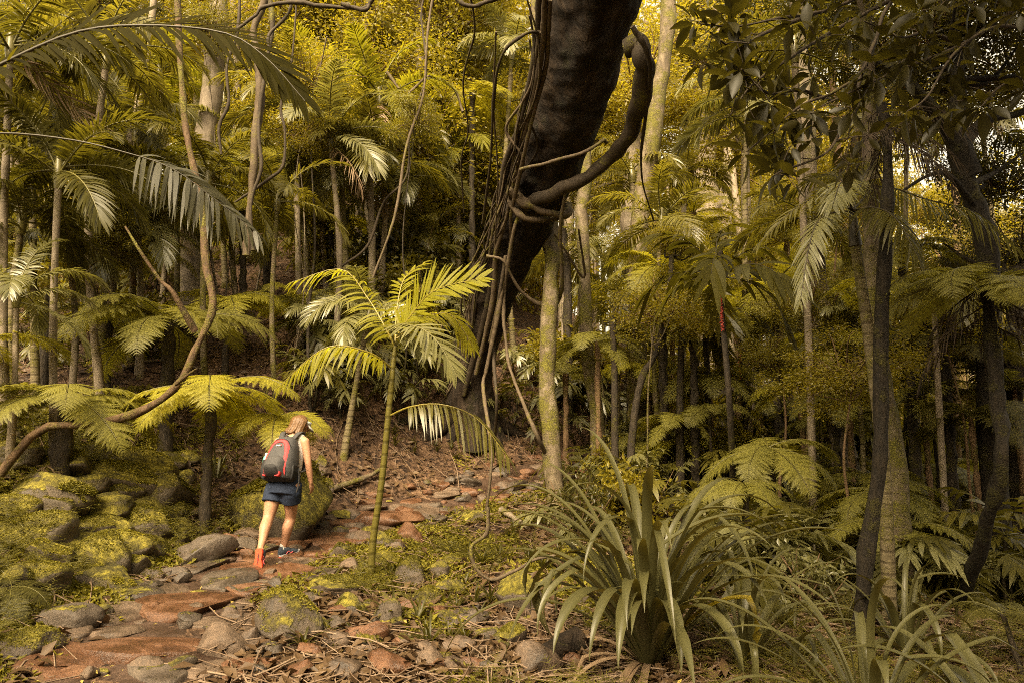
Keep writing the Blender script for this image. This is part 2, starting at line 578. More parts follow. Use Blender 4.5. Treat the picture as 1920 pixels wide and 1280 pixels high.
def rockmat(name, cols, moss_edge=0.5, wet=0.45):
    """stone with stains; moss settles on the faces that look up, broken by noise"""
    m, n, l, out = newmat(name)
    tc = n.new("ShaderNodeTexCoord")
    oi = n.new("ShaderNodeObjectInfo")
    mp = n.new("ShaderNodeVectorMath"); mp.operation = 'ADD'
    cx = n.new("ShaderNodeCombineXYZ")
    l.new(mathn(n, l, 'MULTIPLY', oi.outputs['Random'], 37.0), cx.inputs[0])
    gpos = n.new("ShaderNodeNewGeometry")
    l.new(gpos.outputs['Position'], mp.inputs[0]); l.new(cx.outputs[0], mp.inputs[1])
    a = noise(n, l, 3.5, 8, 0.68, mp.outputs[0], 0.5)
    r = ramp(n, cols, list(np.linspace(0.3, 0.7, len(cols))))
    l.new(a.outputs[0], r.inputs[0])
    fine = noise(n, l, 45, 6, 0.7, mp.outputs[0])
    sp = ramp(n, [(0.55, 0.55, 0.55), (1.25, 1.2, 1.15)], [0.3, 0.7])
    l.new(fine.outputs[0], sp.inputs[0])
    mx = n.new("ShaderNodeMix"); mx.data_type = 'RGBA'; mx.blend_type = 'MULTIPLY'
    mx.inputs[0].default_value = 0.8
    l.new(r.outputs[0], mx.inputs[6]); l.new(sp.outputs[0], mx.inputs[7])
    colr = mx.outputs[2]
    h = mathn(n, l, 'ADD', mathn(n, l, 'MULTIPLY', fine.outputs[0], 0.4), a.outputs[0])
    rgh = ramp(n, [(wet, wet, wet), (0.8, 0.8, 0.8)], [0.4, 0.62])
    l.new(a.outputs[0], rgh.inputs[0])
    rg = rgh.outputs[0]
    if moss_edge is not None:
        sx = n.new("ShaderNodeSeparateXYZ")
        l.new(gpos.outputs['Normal'], sx.inputs[0])
        b = noise(n, l, 2.8, 6, 0.75, mp.outputs[0])
        mm = mathn(n, l, 'ADD', mathn(n, l, 'MULTIPLY', sx.outputs[2], 0.45), b.outputs[0])
        mr = ramp(n, [(0, 0, 0), (1, 1, 1)], [moss_edge, moss_edge + 0.12])
        mr_in = mathn(n, l, 'ADD', mm, mathn(n, l, 'MULTIPLY', mathn(n, l, 'SUBTRACT', fine.outputs[0], 0.5), 0.25))
        l.new(mr_in, mr.inputs[0])
        mf = noise(n, l, 28, 5, 0.7, mp.outputs[0])
        mc = ramp(n, [(0.04, 0.036, 0.006), (0.17, 0.15, 0.018), (0.32, 0.275, 0.034)], [0.3, 0.5, 0.72])
        l.new(mf.outputs[0], mc.inputs[0])
        lf = noise(n, l, 5.5, 4, 0.7, mp.outputs[0])
        lr = ramp(n, [(0.28, 0.26, 0.24), (1.15, 1.1, 1.0)], [0.38, 0.62])
        l.new(lf.outputs[0], lr.inputs[0])
        m3 = n.new("ShaderNodeMix"); m3.data_type = 'RGBA'; m3.blend_type = 'MULTIPLY'
        m3.inputs[0].default_value = 1
        l.new(mc.outputs[0], m3.inputs[6]); l.new(lr.outputs[0], m3.inputs[7])
        m2 = n.new("ShaderNodeMix"); m2.data_type = 'RGBA'
        l.new(mr.outputs[0], m2.inputs[0]); l.new(colr, m2.inputs[6]); l.new(m3.outputs[2], m2.inputs[7])
        colr = m2.outputs[2]
        h = mathn(n, l, 'ADD', h, mathn(n, l, 'MULTIPLY', mathn(n, l, 'MULTIPLY', mr.outputs[0], mf.outputs[0]), 1.2))
        rg = mathn(n, l, 'MAXIMUM', rg, mathn(n, l, 'MULTIPLY', mr.outputs[0], 0.85))
    p = n.new("ShaderNodeBsdfPrincipled")
    p.inputs['Specular IOR Level'].default_value = 0.45
    l.new(rg, p.inputs['Roughness'])
    l.new(colr, p.inputs['Base Color'])
    bp = n.new("ShaderNodeBump")
    bp.inputs['Strength'].default_value = 0.8
    bp.inputs['Distance'].default_value = 0.03
    l.new(h, bp.inputs['Height'])
    l.new(bp.outputs[0], p.inputs['Normal'])
    l.new(p.outputs[0], out.inputs[0])
    return m

M = {}
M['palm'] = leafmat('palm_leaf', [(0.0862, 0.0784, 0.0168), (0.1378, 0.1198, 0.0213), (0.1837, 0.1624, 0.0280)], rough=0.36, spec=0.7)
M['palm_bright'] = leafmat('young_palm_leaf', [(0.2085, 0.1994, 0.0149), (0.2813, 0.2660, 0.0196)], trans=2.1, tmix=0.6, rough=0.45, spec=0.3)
M['palm_dark'] = leafmat('shaded_palm_leaf', [(0.056, 0.052, 0.011), (0.098, 0.086, 0.014)], rough=0.42, spec=0.4, tmix=0.5, trans=1.9)  # darker copy of the palm leaf, shade put into its colour
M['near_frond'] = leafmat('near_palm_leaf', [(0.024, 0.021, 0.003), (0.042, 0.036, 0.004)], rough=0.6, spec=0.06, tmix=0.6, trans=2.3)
M['near_silver'] = leafmat('near_silver_leaf', [(0.05, 0.046, 0.022), (0.085, 0.08, 0.042)], rough=0.42, spec=0.4, tmix=0.3)
M['palm_yellow'] = leafmat('yellow_palm_leaf', [(0.1354, 0.1296, 0.0144), (0.1918, 0.1800, 0.0192)], rough=0.42, spec=0.4, tmix=0.45)
M['silver'] = leafmat('understory_palm_leaf', [(0.087, 0.083, 0.027), (0.154, 0.146, 0.053), (0.195, 0.185, 0.079)], rough=0.34, spec=0.75, tmix=0.3)
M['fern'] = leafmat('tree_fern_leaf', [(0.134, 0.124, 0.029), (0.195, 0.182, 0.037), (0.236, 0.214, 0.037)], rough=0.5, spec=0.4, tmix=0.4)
M['fern_bright'] = leafmat('sunny_fern_leaf', [(0.2641, 0.2412, 0.0264), (0.3294, 0.3020, 0.0368)], rough=0.5, spec=0.4, tmix=0.45)  # lighter fern leaf copy with sunlight put into the colour
M['fern_dark'] = leafmat('shaded_fern_leaf', [(0.067, 0.060, 0.013), (0.113, 0.102, 0.019)], rough=0.5, spec=0.4, tmix=0.4)  # darker fern leaf copy, its shade is in the colour
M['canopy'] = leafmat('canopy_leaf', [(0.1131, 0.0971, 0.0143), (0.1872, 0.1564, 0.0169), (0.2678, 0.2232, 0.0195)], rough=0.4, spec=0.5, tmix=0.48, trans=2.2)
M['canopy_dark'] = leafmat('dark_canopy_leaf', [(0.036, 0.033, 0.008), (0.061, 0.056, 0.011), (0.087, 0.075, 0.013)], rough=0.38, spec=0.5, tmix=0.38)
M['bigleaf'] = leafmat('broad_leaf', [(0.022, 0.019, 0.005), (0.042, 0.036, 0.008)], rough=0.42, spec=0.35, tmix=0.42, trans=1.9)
M['shrub'] = leafmat('shrub_leaf', [(0.1184, 0.1058, 0.0149), (0.2012, 0.1725, 0.0218)], rough=0.4, spec=0.5, tmix=0.4)
M['strap'] = leafmat('strap_leaf', [(0.055, 0.052, 0.018), (0.092, 0.086, 0.030)], rough=0.42, spec=0.45, tmix=0.2, trans=1.8, tcol=(1.25, 1.0, 0.35))
M['strap_yellow'] = leafmat('yellowing_strap_leaf', [(0.206, 0.161, 0.021), (0.267, 0.204, 0.026)], rough=0.34, spec=0.6, tmix=0.3)
M['moss'] = leafmat('moss_leaf', [(0.035, 0.031, 0.006), (0.11, 0.097, 0.012), (0.20, 0.175, 0.02), (0.32, 0.275, 0.03)], rough=0.6, spec=0.2, tmix=0.3, trans=1.6)
M['cover'] = leafmat('ground_fern_leaf', [(0.07, 0.062, 0.012), (0.13, 0.115, 0.018), (0.21, 0.18, 0.026)], rough=0.45, spec=0.4, tmix=0.35)
M['litter'] = leafmat('dead_leaf', [(0.0256, 0.0156, 0.0073), (0.0727, 0.0413, 0.0186), (0.1154, 0.0716, 0.0340), (0.1625, 0.1102, 0.0551)], rough=0.55, spec=0.35, tmix=0.12, trans=1.0, tcol=(1.1, 0.9, 0.7))
M['yellow_litter'] = leafmat('fallen_yellow_leaf', [(0.36, 0.26, 0.04), (0.46, 0.37, 0.12)], rough=0.5, spec=0.4, tmix=0.1)
M['dead_frond'] = leafmat('dead_frond', [(0.16, 0.10, 0.055), (0.28, 0.20, 0.125)], rough=0.65, spec=0.25, tmix=0.12, trans=1.0, tcol=(1.1, 0.95, 0.75))
M['skirt'] = leafmat('dark_dead_frond', [(0.025, 0.018, 0.012), (0.06, 0.042, 0.026)], rough=0.7, spec=0.2, tmix=0.1, trans=1.0)
M['stalk'] = plain('green_stalk', (0.10, 0.088, 0.02), 0.45, 0.5)
M['stalk_dark'] = plain('dark_stalk', (0.035, 0.027, 0.012), 0.5, 0.4)
M['stalk_yellow'] = plain('yellow_stalk', (0.17, 0.135, 0.018), 0.4, 0.5)
MOSS2 = [(0.04, 0.037, 0.006), (0.17, 0.15, 0.018)]
M['bark_giant'] = barkmat('giant_bark', [(0.005, 0.0032, 0.002), (0.020, 0.012, 0.006), (0.052, 0.032, 0.016)], [(0.025, 0.021, 0.006), (0.055, 0.045, 0.012)], 0.25, (1, 1, 0.12), 7, 1.0, dist=0.08)
M['bark_brown'] = barkmat('brown_bark', [(0.05, 0.03, 0.016), (0.14, 0.085, 0.045), (0.20, 0.13, 0.07)], MOSS2, 0.35, (1, 1, 0.3), 12, 0.8)
M['bark_crooked'] = barkmat('crooked_bark', [(0.025, 0.015, 0.008), (0.075, 0.043, 0.02), (0.12, 0.075, 0.038)], MOSS2, 0.45, (1, 1, 0.5), 16, 0.9)
M['bark_moss'] = barkmat('mossy_bark', [(0.05, 0.038, 0.024), (0.12, 0.09, 0.055), (0.22, 0.18, 0.12)], MOSS2, 0.52, (1, 1, 0.3), 12, 0.8)
M['bark_grey'] = barkmat('grey_bark', [(0.09, 0.07, 0.048), (0.17, 0.135, 0.095), (0.25, 0.205, 0.15)], MOSS2, 0.35, (1, 1, 0.4), 10, 0.5)
M['bark_pale'] = barkmat('pale_bark', [(0.1200, 0.0938, 0.0638), (0.2250, 0.1800, 0.1275), (0.2850, 0.2325, 0.1725)], MOSS2, 0.3, (1, 1, 0.4), 8, 0.5)
M['bark_dark'] = barkmat('dark_bark', [(0.014, 0.011, 0.008), (0.035, 0.026, 0.017), (0.06, 0.044, 0.026)], MOSS2, 0.30, (1, 1, 0.3), 22, 1.0)
M['bark_black'] = barkmat('black_mossy_bark', [(0.006, 0.0042, 0.0022), (0.015, 0.0105, 0.0055), (0.028, 0.019, 0.009)], [(0.03, 0.026, 0.005), (0.09, 0.078, 0.012)], 0.34, (1, 1, 0.3), 26, 1.2)
M['bark_palm'] = barkmat('ringed_palm_bark', [(0.085, 0.066, 0.035), (0.145, 0.115, 0.062), (0.19, 0.155, 0.09)], MOSS2, 0.45, (1, 1, 1.0), 14, 0.5, rings=3.2)
M['bark_cane'] = barkmat('green_cane', [(0.0788, 0.0675, 0.0135), (0.1237, 0.1035, 0.0195)], None, 0, (1, 1, 0.4), 14, 0.25, rings=2.6, rough=0.45)
M['vine'] = barkmat('vine_bark', [(0.0413, 0.0275, 0.0165), (0.0880, 0.0633, 0.0385), (0.1210, 0.0908, 0.0578)], MOSS2, 0.3, (1, 1, 0.5), 18, 0.6, dist=0.015)
M['vine_dark'] = barkmat('dark_vine_bark', [(0.025, 0.018, 0.011), (0.06, 0.043, 0.026)], MOSS2, 0.25, (1, 1, 0.5), 18, 0.6, dist=0.015)
M['crownshaft'] = plain('crownshaft', (0.14, 0.12, 0.03), 0.35, 0.6)
M['rock_red'] = rockmat('wet_red_stone', [(0.04, 0.021, 0.012), (0.12, 0.056, 0.027), (0.20, 0.105, 0.054)], 1.02, 0.22)
M['rock_brown'] = rockmat('brown_stone', [(0.04, 0.029, 0.021), (0.11, 0.076, 0.051), (0.18, 0.125, 0.085)], 1.03, 0.4)
M['rock_grey'] = rockmat('grey_stone', [(0.028, 0.021, 0.015), (0.075, 0.057, 0.042), (0.125, 0.098, 0.073)], 0.97, 0.32)
M['rock_moss'] = rockmat('mossy_stone', [(0.045, 0.035, 0.026), (0.12, 0.09, 0.062)], 0.66, 0.5)
M['big_mound'] = rockmat('thick_moss_mound', [(0.03, 0.024, 0.016), (0.08, 0.06, 0.04)], 0.36, 0.6)
M['mound'] = rockmat('moss_mound', [(0.04, 0.03, 0.02), (0.09, 0.07, 0.045), (0.13, 0.10, 0.07)], 0.60, 0.5)

# ================================================================== THE SETTING
def ground_material():
    m, n, l, out = newmat("forest_floor")
    g = n.new("ShaderNodeNewGeometry")
    vo = n.new("ShaderNodeTexVoronoi")
    vo.inputs['Scale'].default_value = 16
    vo.inputs['Randomness'].default_value = 1
    nz = noise(n, l, 3, 4, 0.6, g.outputs['Position'])
    wv = n.new("ShaderNodeVectorMath"); wv.operation = 'MULTIPLY_ADD'
    wv.inputs[1].default_value = (0.35, 0.35, 0.35)
    l.new(nz.outputs['Color'], wv.inputs[0]); l.new(g.outputs['Position'], wv.inputs[2])
    l.new(wv.outputs[0], vo.inputs['Vector'])
    sx = n.new("ShaderNodeSeparateColor")
    l.new(vo.outputs['Color'], sx.inputs[0])
    r = ramp(n, [(0.022, 0.013, 0.008), (0.075, 0.042, 0.023), (0.125, 0.075, 0.043), (0.18, 0.115, 0.07)], [0.0, 0.35, 0.7, 1.0])
    l.new(sx.outputs[0], r.inputs[0])
    big = noise(n, l, 0.9, 5, 0.65, g.outputs['Position'])
    rr = ramp(n, [(0.45, 0.42, 0.4), (1.15, 1.1, 1.05)], [0.35, 0.65])
    l.new(big.outputs[0], rr.inputs[0])
    mx = n.new("ShaderNodeMix"); mx.data_type = 'RGBA'; mx.blend_type = 'MULTIPLY'
    mx.inputs[0].default_value = 1
    l.new(r.outputs[0], mx.inputs[6]); l.new(rr.outputs[0], mx.inputs[7])
    fine = noise(n, l, 40, 6, 0.7, g.outputs['Position'])
    p = n.new("ShaderNodeBsdfPrincipled")
    p.inputs['Roughness'].default_value = 0.75
    p.inputs['Specular IOR Level'].default_value = 0.3
    l.new(mx.outputs[2], p.inputs['Base Color'])
    h = mathn(n, l, 'ADD', mathn(n, l, 'MULTIPLY', fine.outputs[0], 0.6), vo.outputs['Distance'])
    bp = n.new("ShaderNodeBump"); bp.inputs['Strength'].default_value = 0.9; bp.inputs['Distance'].default_value = 0.03
    l.new(h, bp.inputs['Height']); l.new(bp.outputs[0], p.inputs['Normal'])
    l.new(p.outputs[0], out.inputs[0])
    return m

def grid_faces(a, b):
    i = np.arange(a - 1)[:, None] * b
    j = np.arange(b - 1)[None]
    return np.stack([i + j, i + j + 1, i + b + j + 1, i + b + j], -1).reshape(-1, 4)

ys = np.concatenate([np.linspace(-6, 2.5, 20)[:-1], np.linspace(2.5, 15, 210)[:-1], 15 + 95 * np.linspace(0, 1, 110) ** 1.8])
us = np.linspace(-1, 1, 260)
xs = np.sign(us) * (np.abs(us) * 9 + 71 * np.abs(us) ** 4)
GX, GY = np.meshgrid(xs, ys)
GZ = ground_z(GX, GY)
mb = MB()
mb.add(np.stack([GX, GY, GZ], -1), grid_faces(len(ys), len(xs)))
tag(mb.build('ground', ground_material()), kind='structure')

py_ = np.linspace(3.0, 15.0, 260)
pc = np.linspace(-1, 1, 22)
hw = 0.74 + 0.12 * np.sin(py_ * 2.1) - 0.02 * np.clip(py_ - 9, 0, 6)
PX_ = path_x(py_)[:, None] + pc[None] * hw[:, None]
PY_ = np.broadcast_to(py_[:, None], PX_.shape)
PZ_ = ground_z(PX_, PY_) + 0.008 * (1 - np.abs(pc[None]) ** 4) + 0.012 * _gn2(np.stack([PX_ * 3, PY_ * 3, 0 * PX_], -1)) - 0.03 * np.abs(pc[None]) ** 6
mb = MB()
mb.add(np.stack([PX_, PY_, PZ_], -1), grid_faces(*PX_.shape))
tag(mb.build('path', rockmat('trodden_wet_earth', [(0.022, 0.014, 0.010), (0.06, 0.035, 0.022), (0.10, 0.058, 0.036)], None, 0.3)), kind='structure')

def scatter_ground(n, ymin, ymax, rng, pw=1.3, spread=0.8):
    u = rng.random(n)
    a = 1 - pw
    y = (ymin ** a + u * (ymax ** a - ymin ** a)) ** (1 / a)
    x = rng.uniform(-spread, spread, n) * y
    return x, y

def ground_normal(x, y):
    e = 0.05
    zx = (ground_z(x + e, y) - ground_z(x - e, y)) / (2 * e)
    zy = (ground_z(x, y + e) - ground_z(x, y - e)) / (2 * e)
    return nrm(np.stack([-zx, -zy, np.ones_like(zx)], -1))

# leaf litter: nobody could count it
rng = np.random.default_rng(21)
def litter(n, ymin, ymax, name, mat, smin, smax, lift, keep=None, pw=1.3):
    x, y = scatter_ground(n, ymin, ymax, rng, pw)
    if keep is not None:
        k = keep(x, y)
        x, y = x[k], y[k]
    k = len(x)
    nn = nrm(ground_normal(x, y) + rng.normal(0, 0.35, (k, 3)))
    a = rng.uniform(0, 6.28, k)
    d = np.stack([np.cos(a), np.sin(a), rng.normal(0, 0.25, k)], -1)
    d = nrm(d - nn * (d * nn).sum(-1, keepdims=True))
    p = np.stack([x, y, ground_z(x, y) + rng.uniform(0.004, lift, k)], -1)
    L = rng.uniform(smin, smax, k)
    V, Fc = leaf_quads(p, d, nn, L, L * rng.uniform(0.3, 0.55, k), fold=0.2)
    mb = MB(); mb.add(V, Fc)
    return tag(mb.build(name, mat), kind='stuff')
offpath = lambda x, y: np.abs(x - path_x(y)) > rng.uniform(0.35, 0.8, len(x))
litter(52000, 3.4, 24, 'leaf_litter', M['litter'], 0.05, 0.15, 0.05, offpath)
litter(900, 3.4, 15, 'fallen_leaves', M['yellow_litter'], 0.025, 0.06, 0.05)

mb = MB()
x, y = scatter_ground(4200, 3.4, 18, rng, 1.2)
for i in range(len(x)):
    if abs(x[i] - path_x(y[i])) < 0.55: continue
    L = rng.uniform(0.12, 0.75) * (1.0 if rng.random() < 0.85 else 1.8)
    a = rng.uniform(0, 6.28)
    t = np.linspace(-0.5, 0.5, 5)
    bend = rng.normal(0, 0.12)
    X = x[i] + np.cos(a) * t * L - np.sin(a) * bend * L * t * t * 4
    Y = y[i] + np.sin(a) * t * L + np.cos(a) * bend * L * t * t * 4
    Z = np.interp(t, [-.5, .5], [ground_z(X[0], Y[0]), ground_z(X[-1], Y[-1])])
    Z = np.maximum(Z, ground_z(X, Y)) + rng.uniform(0.005, 0.07) + rng.normal(0, 0.012, 5)
    add_tube(mb, np.stack([X, Y, Z], -1), rng.uniform(0.002, 0.007), 4, 0, cap=False)
tag(mb.build('twig_debris', leafmat('dead_twig', [(0.06, 0.038, 0.024), (0.15, 0.10, 0.065), (0.24, 0.175, 0.12)], rough=0.7, spec=0.2, tmix=0.0)), kind='stuff')

def merge_templates(name, tmpl, pts, scl, rot, mat, nrmls=None):
    mb = MB()
    for i in range(len(pts)):
        V, Fc = tmpl[i % len(tmpl)]
        c, s = math.cos(rot[i]), math.sin(rot[i])
        Rm = np.array([[c, -s, 0], [s, c, 0], [0, 0, 1]])
        P = V @ Rm.T
        if nrmls is not None:
            nx, ny, nz = nrmls[i]
            P = P + P[:, 2:3] * np.array([nx, ny, nz - 1]) * 0.9
            P[:, 2] -= (P[:, 0] * nx + P[:, 1] * ny) * 1.0
        mb.add(P * scl[i] + pts[i], Fc)
    return tag(mb.build(name, mat), kind='stuff')

def moss_template(n, rng, size=0.035, R=0.16):
    a = rng.uniform(0, 6.28, n)
    r = R * np.sqrt(rng.random(n))
    p = np.stack([np.cos(a) * r, np.sin(a) * r, 0.05 * (1 - (r / R) ** 2) * rng.random(n)], -1)
    d = nrm(np.stack([rng.normal(0, 1, n), rng.normal(0, 1, n), rng.uniform(0.1, 1.2, n)], -1))
    nn = nrm(np.stack([rng.normal(0, .5, n), rng.normal(0, .5, n), np.ones(n)], -1))
    L = rng.uniform(0.5, 1.2, n) * size
    return leaf_quads(p, d, nn, L, L * 0.4)
mt = [moss_template(80, rng, .036 + .008 * (i % 3), .17) for i in range(6)]
_mz = Fbm(77, 3)
x, y = scatter_ground(17000, 3.6, 14, rng, 1.3)
d = x - path_x(y)
f = _mz(np.stack([x, y, 0 * x], -1) * 0.8)
k = ((d < -0.75) & (y < 10) & (f > -0.55 + 0.2 * np.clip(y - 7, 0, 3))) | ((d > 0.55) & (d < 2.3) & (y > 4.5) & (y < 12) & (f > 0.35)) | ((f > 0.95) & (np.abs(d) > 0.6))
x, y = x[k], y[k]
pts = np.stack([x, y, ground_z(x, y) + 0.01], -1)
merge_templates('moss', mt, pts, rng.uniform(0.7, 1.5, len(x)), rng.uniform(0, 6.28, len(x)), M['moss'], ground_normal(x, y))

def tuft_template(rng, nf=7, L=0.22):
    mb = MB()
    for i in range(nf):
        a = i / nf * 6.28 + rng.normal(0, .3)
        C = arc_curve(L * rng.uniform(.7, 1.2), rng.uniform(35, 70), rng.uniform(50, 95), 6)
        c, s = math.cos(a), math.sin(a)
        C = C @ np.array([[c, -s, 0], [s, c, 0], [0, 0, 1]]).T
        pinnate(C, 11, L * 0.28, L * 0.055, rng, a0=80, a1=50, droop=0.2, mb=mb, rr=0.002, segs=1, rmat=0, t0=0.15)
    return np.vstack(mb.v), mb.f
def flatten(t):
    V, fs = t
    return V, np.vstack([f if f.shape[1] == 4 else np.hstack([f, f[:, 2:3]]) for f in fs])
tts = [flatten(tuft_template(rng)) for _ in range(5)]
x, y = scatter_ground(2300, 3.5, 17, rng, 1.2)
d = x - path_x(y)
f = _mz(np.stack([x, y, 0 * x + 5], -1) * 0.6)
k = ((np.abs(d) > 0.8) & (f > 0.1)) | ((d < -0.9) & (y < 8.5) & (f > -0.6))
x, y = x[k], y[k]
x2 = rng.uniform(.6, 6.5, 420); y2 = rng.uniform(3.4, 9.5, 420)
k2 = (x2 < y2 * .8) & (x2 - path_x(y2) > 1.6)
x3 = rng.uniform(-6.5, -3.0, 380); y3 = rng.uniform(4.4, 8.6, 380); k3 = (path_x(y3) - x3 > .9); x2, y2, k2 = np.concatenate([x2, x3]), np.concatenate([y2, y3]), np.concatenate([k2, k3])
x, y = np.concatenate([x, x2[k2]]), np.concatenate([y, y2[k2]])
merge_templates('ground_ferns', tts, np.stack([x, y, ground_z(x, y) + np.where(path_x(y) - x > .9, rng.uniform(0, .16, len(x)), 0)], -1), rng.uniform(0.5, 1.6, len(x)), rng.uniform(0, 6.28, len(x)), M['cover'])
# grassy seedlings with narrow leaves on the banks
def seedling_template(rng, n=12):
    mb = MB()
    a = rng.uniform(0, 6.28, n)
    for ai in a:
        C = arc_curve(rng.uniform(.12, .26), rng.uniform(45, 85), rng.uniform(40, 110), 5)
        c, s = math.cos(ai), math.sin(ai)
        strap_leaf(C @ np.array([[c, -s, 0], [s, c, 0], [0, 0, 1]]).T, 0.018, mb, chan=0.15)
    return np.vstack(mb.v), np.vstack(mb.f)
sds = [seedling_template(rng) for _ in range(4)]
x, y = scatter_ground(1100, 5, 20, rng, 1.05)
d = x - path_x(y)
f = _mz(np.stack([x, y, 0 * x + 15], -1) * 0.7)
k = (np.abs(d) > 0.75) & (f > 0.3)
x, y = x[k], y[k]
merge_templates('seedling_undergrowth', sds, np.stack([x, y, ground_z(x, y)], -1), rng.uniform(0.6, 1.4, len(x)), rng.uniform(0, 6.28, len(x)), M['palm_dark'])

# ================================================================== STONES
def rock_shape(seed, sub=ICO4, cuts=11, flat=False, rough=0.05):
    r = np.random.default_rng(seed)
    V, Fc = sub[0].copy(), sub[1]
    V = V * (1 + 0.16 * Fbm(seed, 2)(V * 0.45))[:, None]
    for i in range(cuts):
        n_ = nrm(r.normal(size=3))
        if flat and i < 3:
            n_ = nrm(np.array([r.normal(0, .07), r.normal(0, .07), 1.0]))
        dd = r.uniform(0.55, 0.85) if not (flat and i < 3) else r.uniform(0.45, 0.55)
        e = V @ n_ - dd
        V = V - np.clip(e, 0, None)[:, None] * n_ * 0.9
    V = V * (1 + rough * Fbm(seed + 50, 4)(V * 1.3))[:, None]
    return V, Fc
ROCKS = [rock_shape(100 + i) for i in range(8)] + [rock_shape(200 + i, flat=True, cuts=12, rough=0.035) for i in range(5)]
ROCK_ME = {}
def rock_mesh(i, mat):
    if (i, mat) not in ROCK_ME:
        mb = MB(); mb.add(*ROCKS[i])
        ROCK_ME[(i, mat)] = mb.mesh('stone', M[mat])
    return ROCK_ME[(i, mat)]
def moss_on(i, seed, n=1500, lo=0.25, size=0.06):
    r = np.random.default_rng(seed)
    V, Fc = ROCKS[i]
    c = V[Fc].mean(1)
    nn = nrm(np.cross(V[Fc[:, 1]] - V[Fc[:, 0]], V[Fc[:, 2]] - V[Fc[:, 0]]))
    w = np.clip(nn[:, 2] - lo, 0, 1) * (Fbm(seed, 3)(c * 0.8) > -0.05)
    w = w / w.sum()
    pick = r.choice(len(Fc), n, p=w)
    bc = r.dirichlet([1, 1, 1], n)
    P = (V[Fc[pick]] * bc[..., None]).sum(1) + nn[pick] * 0.01
    d = nrm(nn[pick] * r.uniform(0.1, 0.9, (n, 1)) + r.normal(0, .7, (n, 3)))
    L = r.uniform(.5, 1.2, n) * size
    mb = MB(); mb.add(*leaf_quads(P, d, nrm(nn[pick] + r.normal(0, .4, (n, 3))), L, L * 0.45))
    return mb.mesh('moss', M['moss'])
MOSS_ME = {}
ROCKN = [0]
def stone(px, py, w, h, mat='rock_brown', flat=False, moss=False, look=None, label=None, noun='stone', name='stone', group='stones along the path', depth=None, tilt=0.0, shape=None):
    i = ROCKN[0]; ROCKN[0] += 1
    r = np.random.default_rng(900 + i)
    p = on_ground(px, min(1500, py + h * (0.12 if flat else 0.3)))
    t = pix(p)[2]
    W_ = w / F * t
    H_ = h / F * t
    k = (shape if shape is not None else int(r.integers(0, 8))) if not flat else 8 + int(r.integers(0, 5))
    o = obj(name, rock_mesh(k, mat), None)
    if mat in ('mound', 'big_mound'): H_ *= 1.15; W_ *= 1.08
    if flat:
        sx, sy, sz = W_ * 0.60, W_ * 0.60 * (depth or 0.75), max(0.06, W_ * 0.24)
        o.rotation_euler = (r.normal(.03, .06), r.normal(0, .06) + tilt, r.uniform(-.35, .35))
        z = p[2] - sz * 0.12
    else:
        sx, sy, sz = W_ * 0.56, W_ * 0.5 * (depth or 0.85), H_ * 0.55
        o.rotation_euler = (r.normal(0, .12), r.normal(0, .12) + tilt, r.uniform(-.4, .4) + (math.pi if r.random() < .5 else 0))
        z = p[2] + sz * 0.32
    o.scale = (sx, sy, sz)
    o.location = (p[0], p[1] + sy * 0.3, z)
    if moss:
        if k not in MOSS_ME: MOSS_ME[k] = moss_on(k, 300 + k, 2200, 0.3 if not flat else 0.5, 0.07)
        mo = obj('moss', MOSS_ME[k], o)
    if label:
        tag(o, label, 'stone', group)
    else:
        if not look:
            look = {'rock_red': 'reddish', 'rock_brown': 'brown', 'rock_grey': 'grey', 'rock_moss': 'mossy', 'mound': 'moss-covered'}[mat] + (' flat' if flat else '')
            if moss and mat not in ('rock_moss', 'mound'): look = 'mossy ' + look
        size = 'small ' if w < 60 else ('' if w < 110 else 'large ')
        auto(o, size + look, noun, noun + 's', (p[0], p[1], p[2] + H_ * 0.3), 'stone', group)
    return o

S = stone
S(330, 1140, 190, 62, 'rock_red', True, depth=0.95, label='largest flat orange-brown slab in the middle of the wet stone path', name='paving_slab')
S(255, 1222, 225, 72, 'rock_red', True, depth=0.55, tilt=0.06, label='long wet rust-orange slab crossing the path at the lower left', name='paving_slab')
S(410, 1206, 96, 72, 'rock_brown', label='rounded reddish-brown cobble just right of the long wet orange slab')
S(390, 1168, 100, 40, 'rock_brown', True, depth=.6); S(446, 1133, 74, 34, 'rock_brown', True); S(455, 1104, 84, 34, 'rock_red', True); S(292, 1106, 95, 36, 'rock_brown', True)
S(527, 1168, 150, 105, 'rock_moss', False, True, shape=2, label='big boulder capped with yellow moss right of the orange slab', name='mossy_boulder')
S(125, 1158, 135, 80, 'rock_grey', shape=1, label='large bare grey-brown boulder left of the orange slab', name='boulder')
S(45, 1215, 120, 92, 'rock_moss', False, True, shape=4, label='dark mossy boulder in the bottom left corner', name='mossy_boulder')
S(285, 1080, 66, 38, 'rock_brown', False, True, label='small brown stone with a bright moss cap beside the path', name='mossy_stone')
S(368, 1038, 112, 68, 'rock_grey', shape=3, label='rounded pale grey boulder against the mossy bank left of the red shoe', name='boulder')
S(375, 968, 52, 32, 'rock_brown'); S(392, 995, 42, 26, 'rock_grey'); S(433, 1015, 50, 40, 'rock_red'); S(330, 1072, 60, 32, 'rock_grey'); S(460, 1020, 55, 40, 'rock_grey')
S(620, 1015, 150, 34, 'rock_red', True, depth=.6); S(565, 1003, 95, 40, 'rock_red', True, depth=.6); S(700, 972, 160, 34, 'rock_red', True, depth=.6); S(775, 958, 120, 26, 'rock_brown', True); S(838, 985, 80, 28, 'rock_brown', True)
S(585, 1052, 90, 26, 'rock_red', True); S(600, 1075, 70, 24, 'rock_brown', True); S(556, 1088, 90, 24, 'rock_red', True); S(530, 1110, 90, 28, 'rock_brown', True)
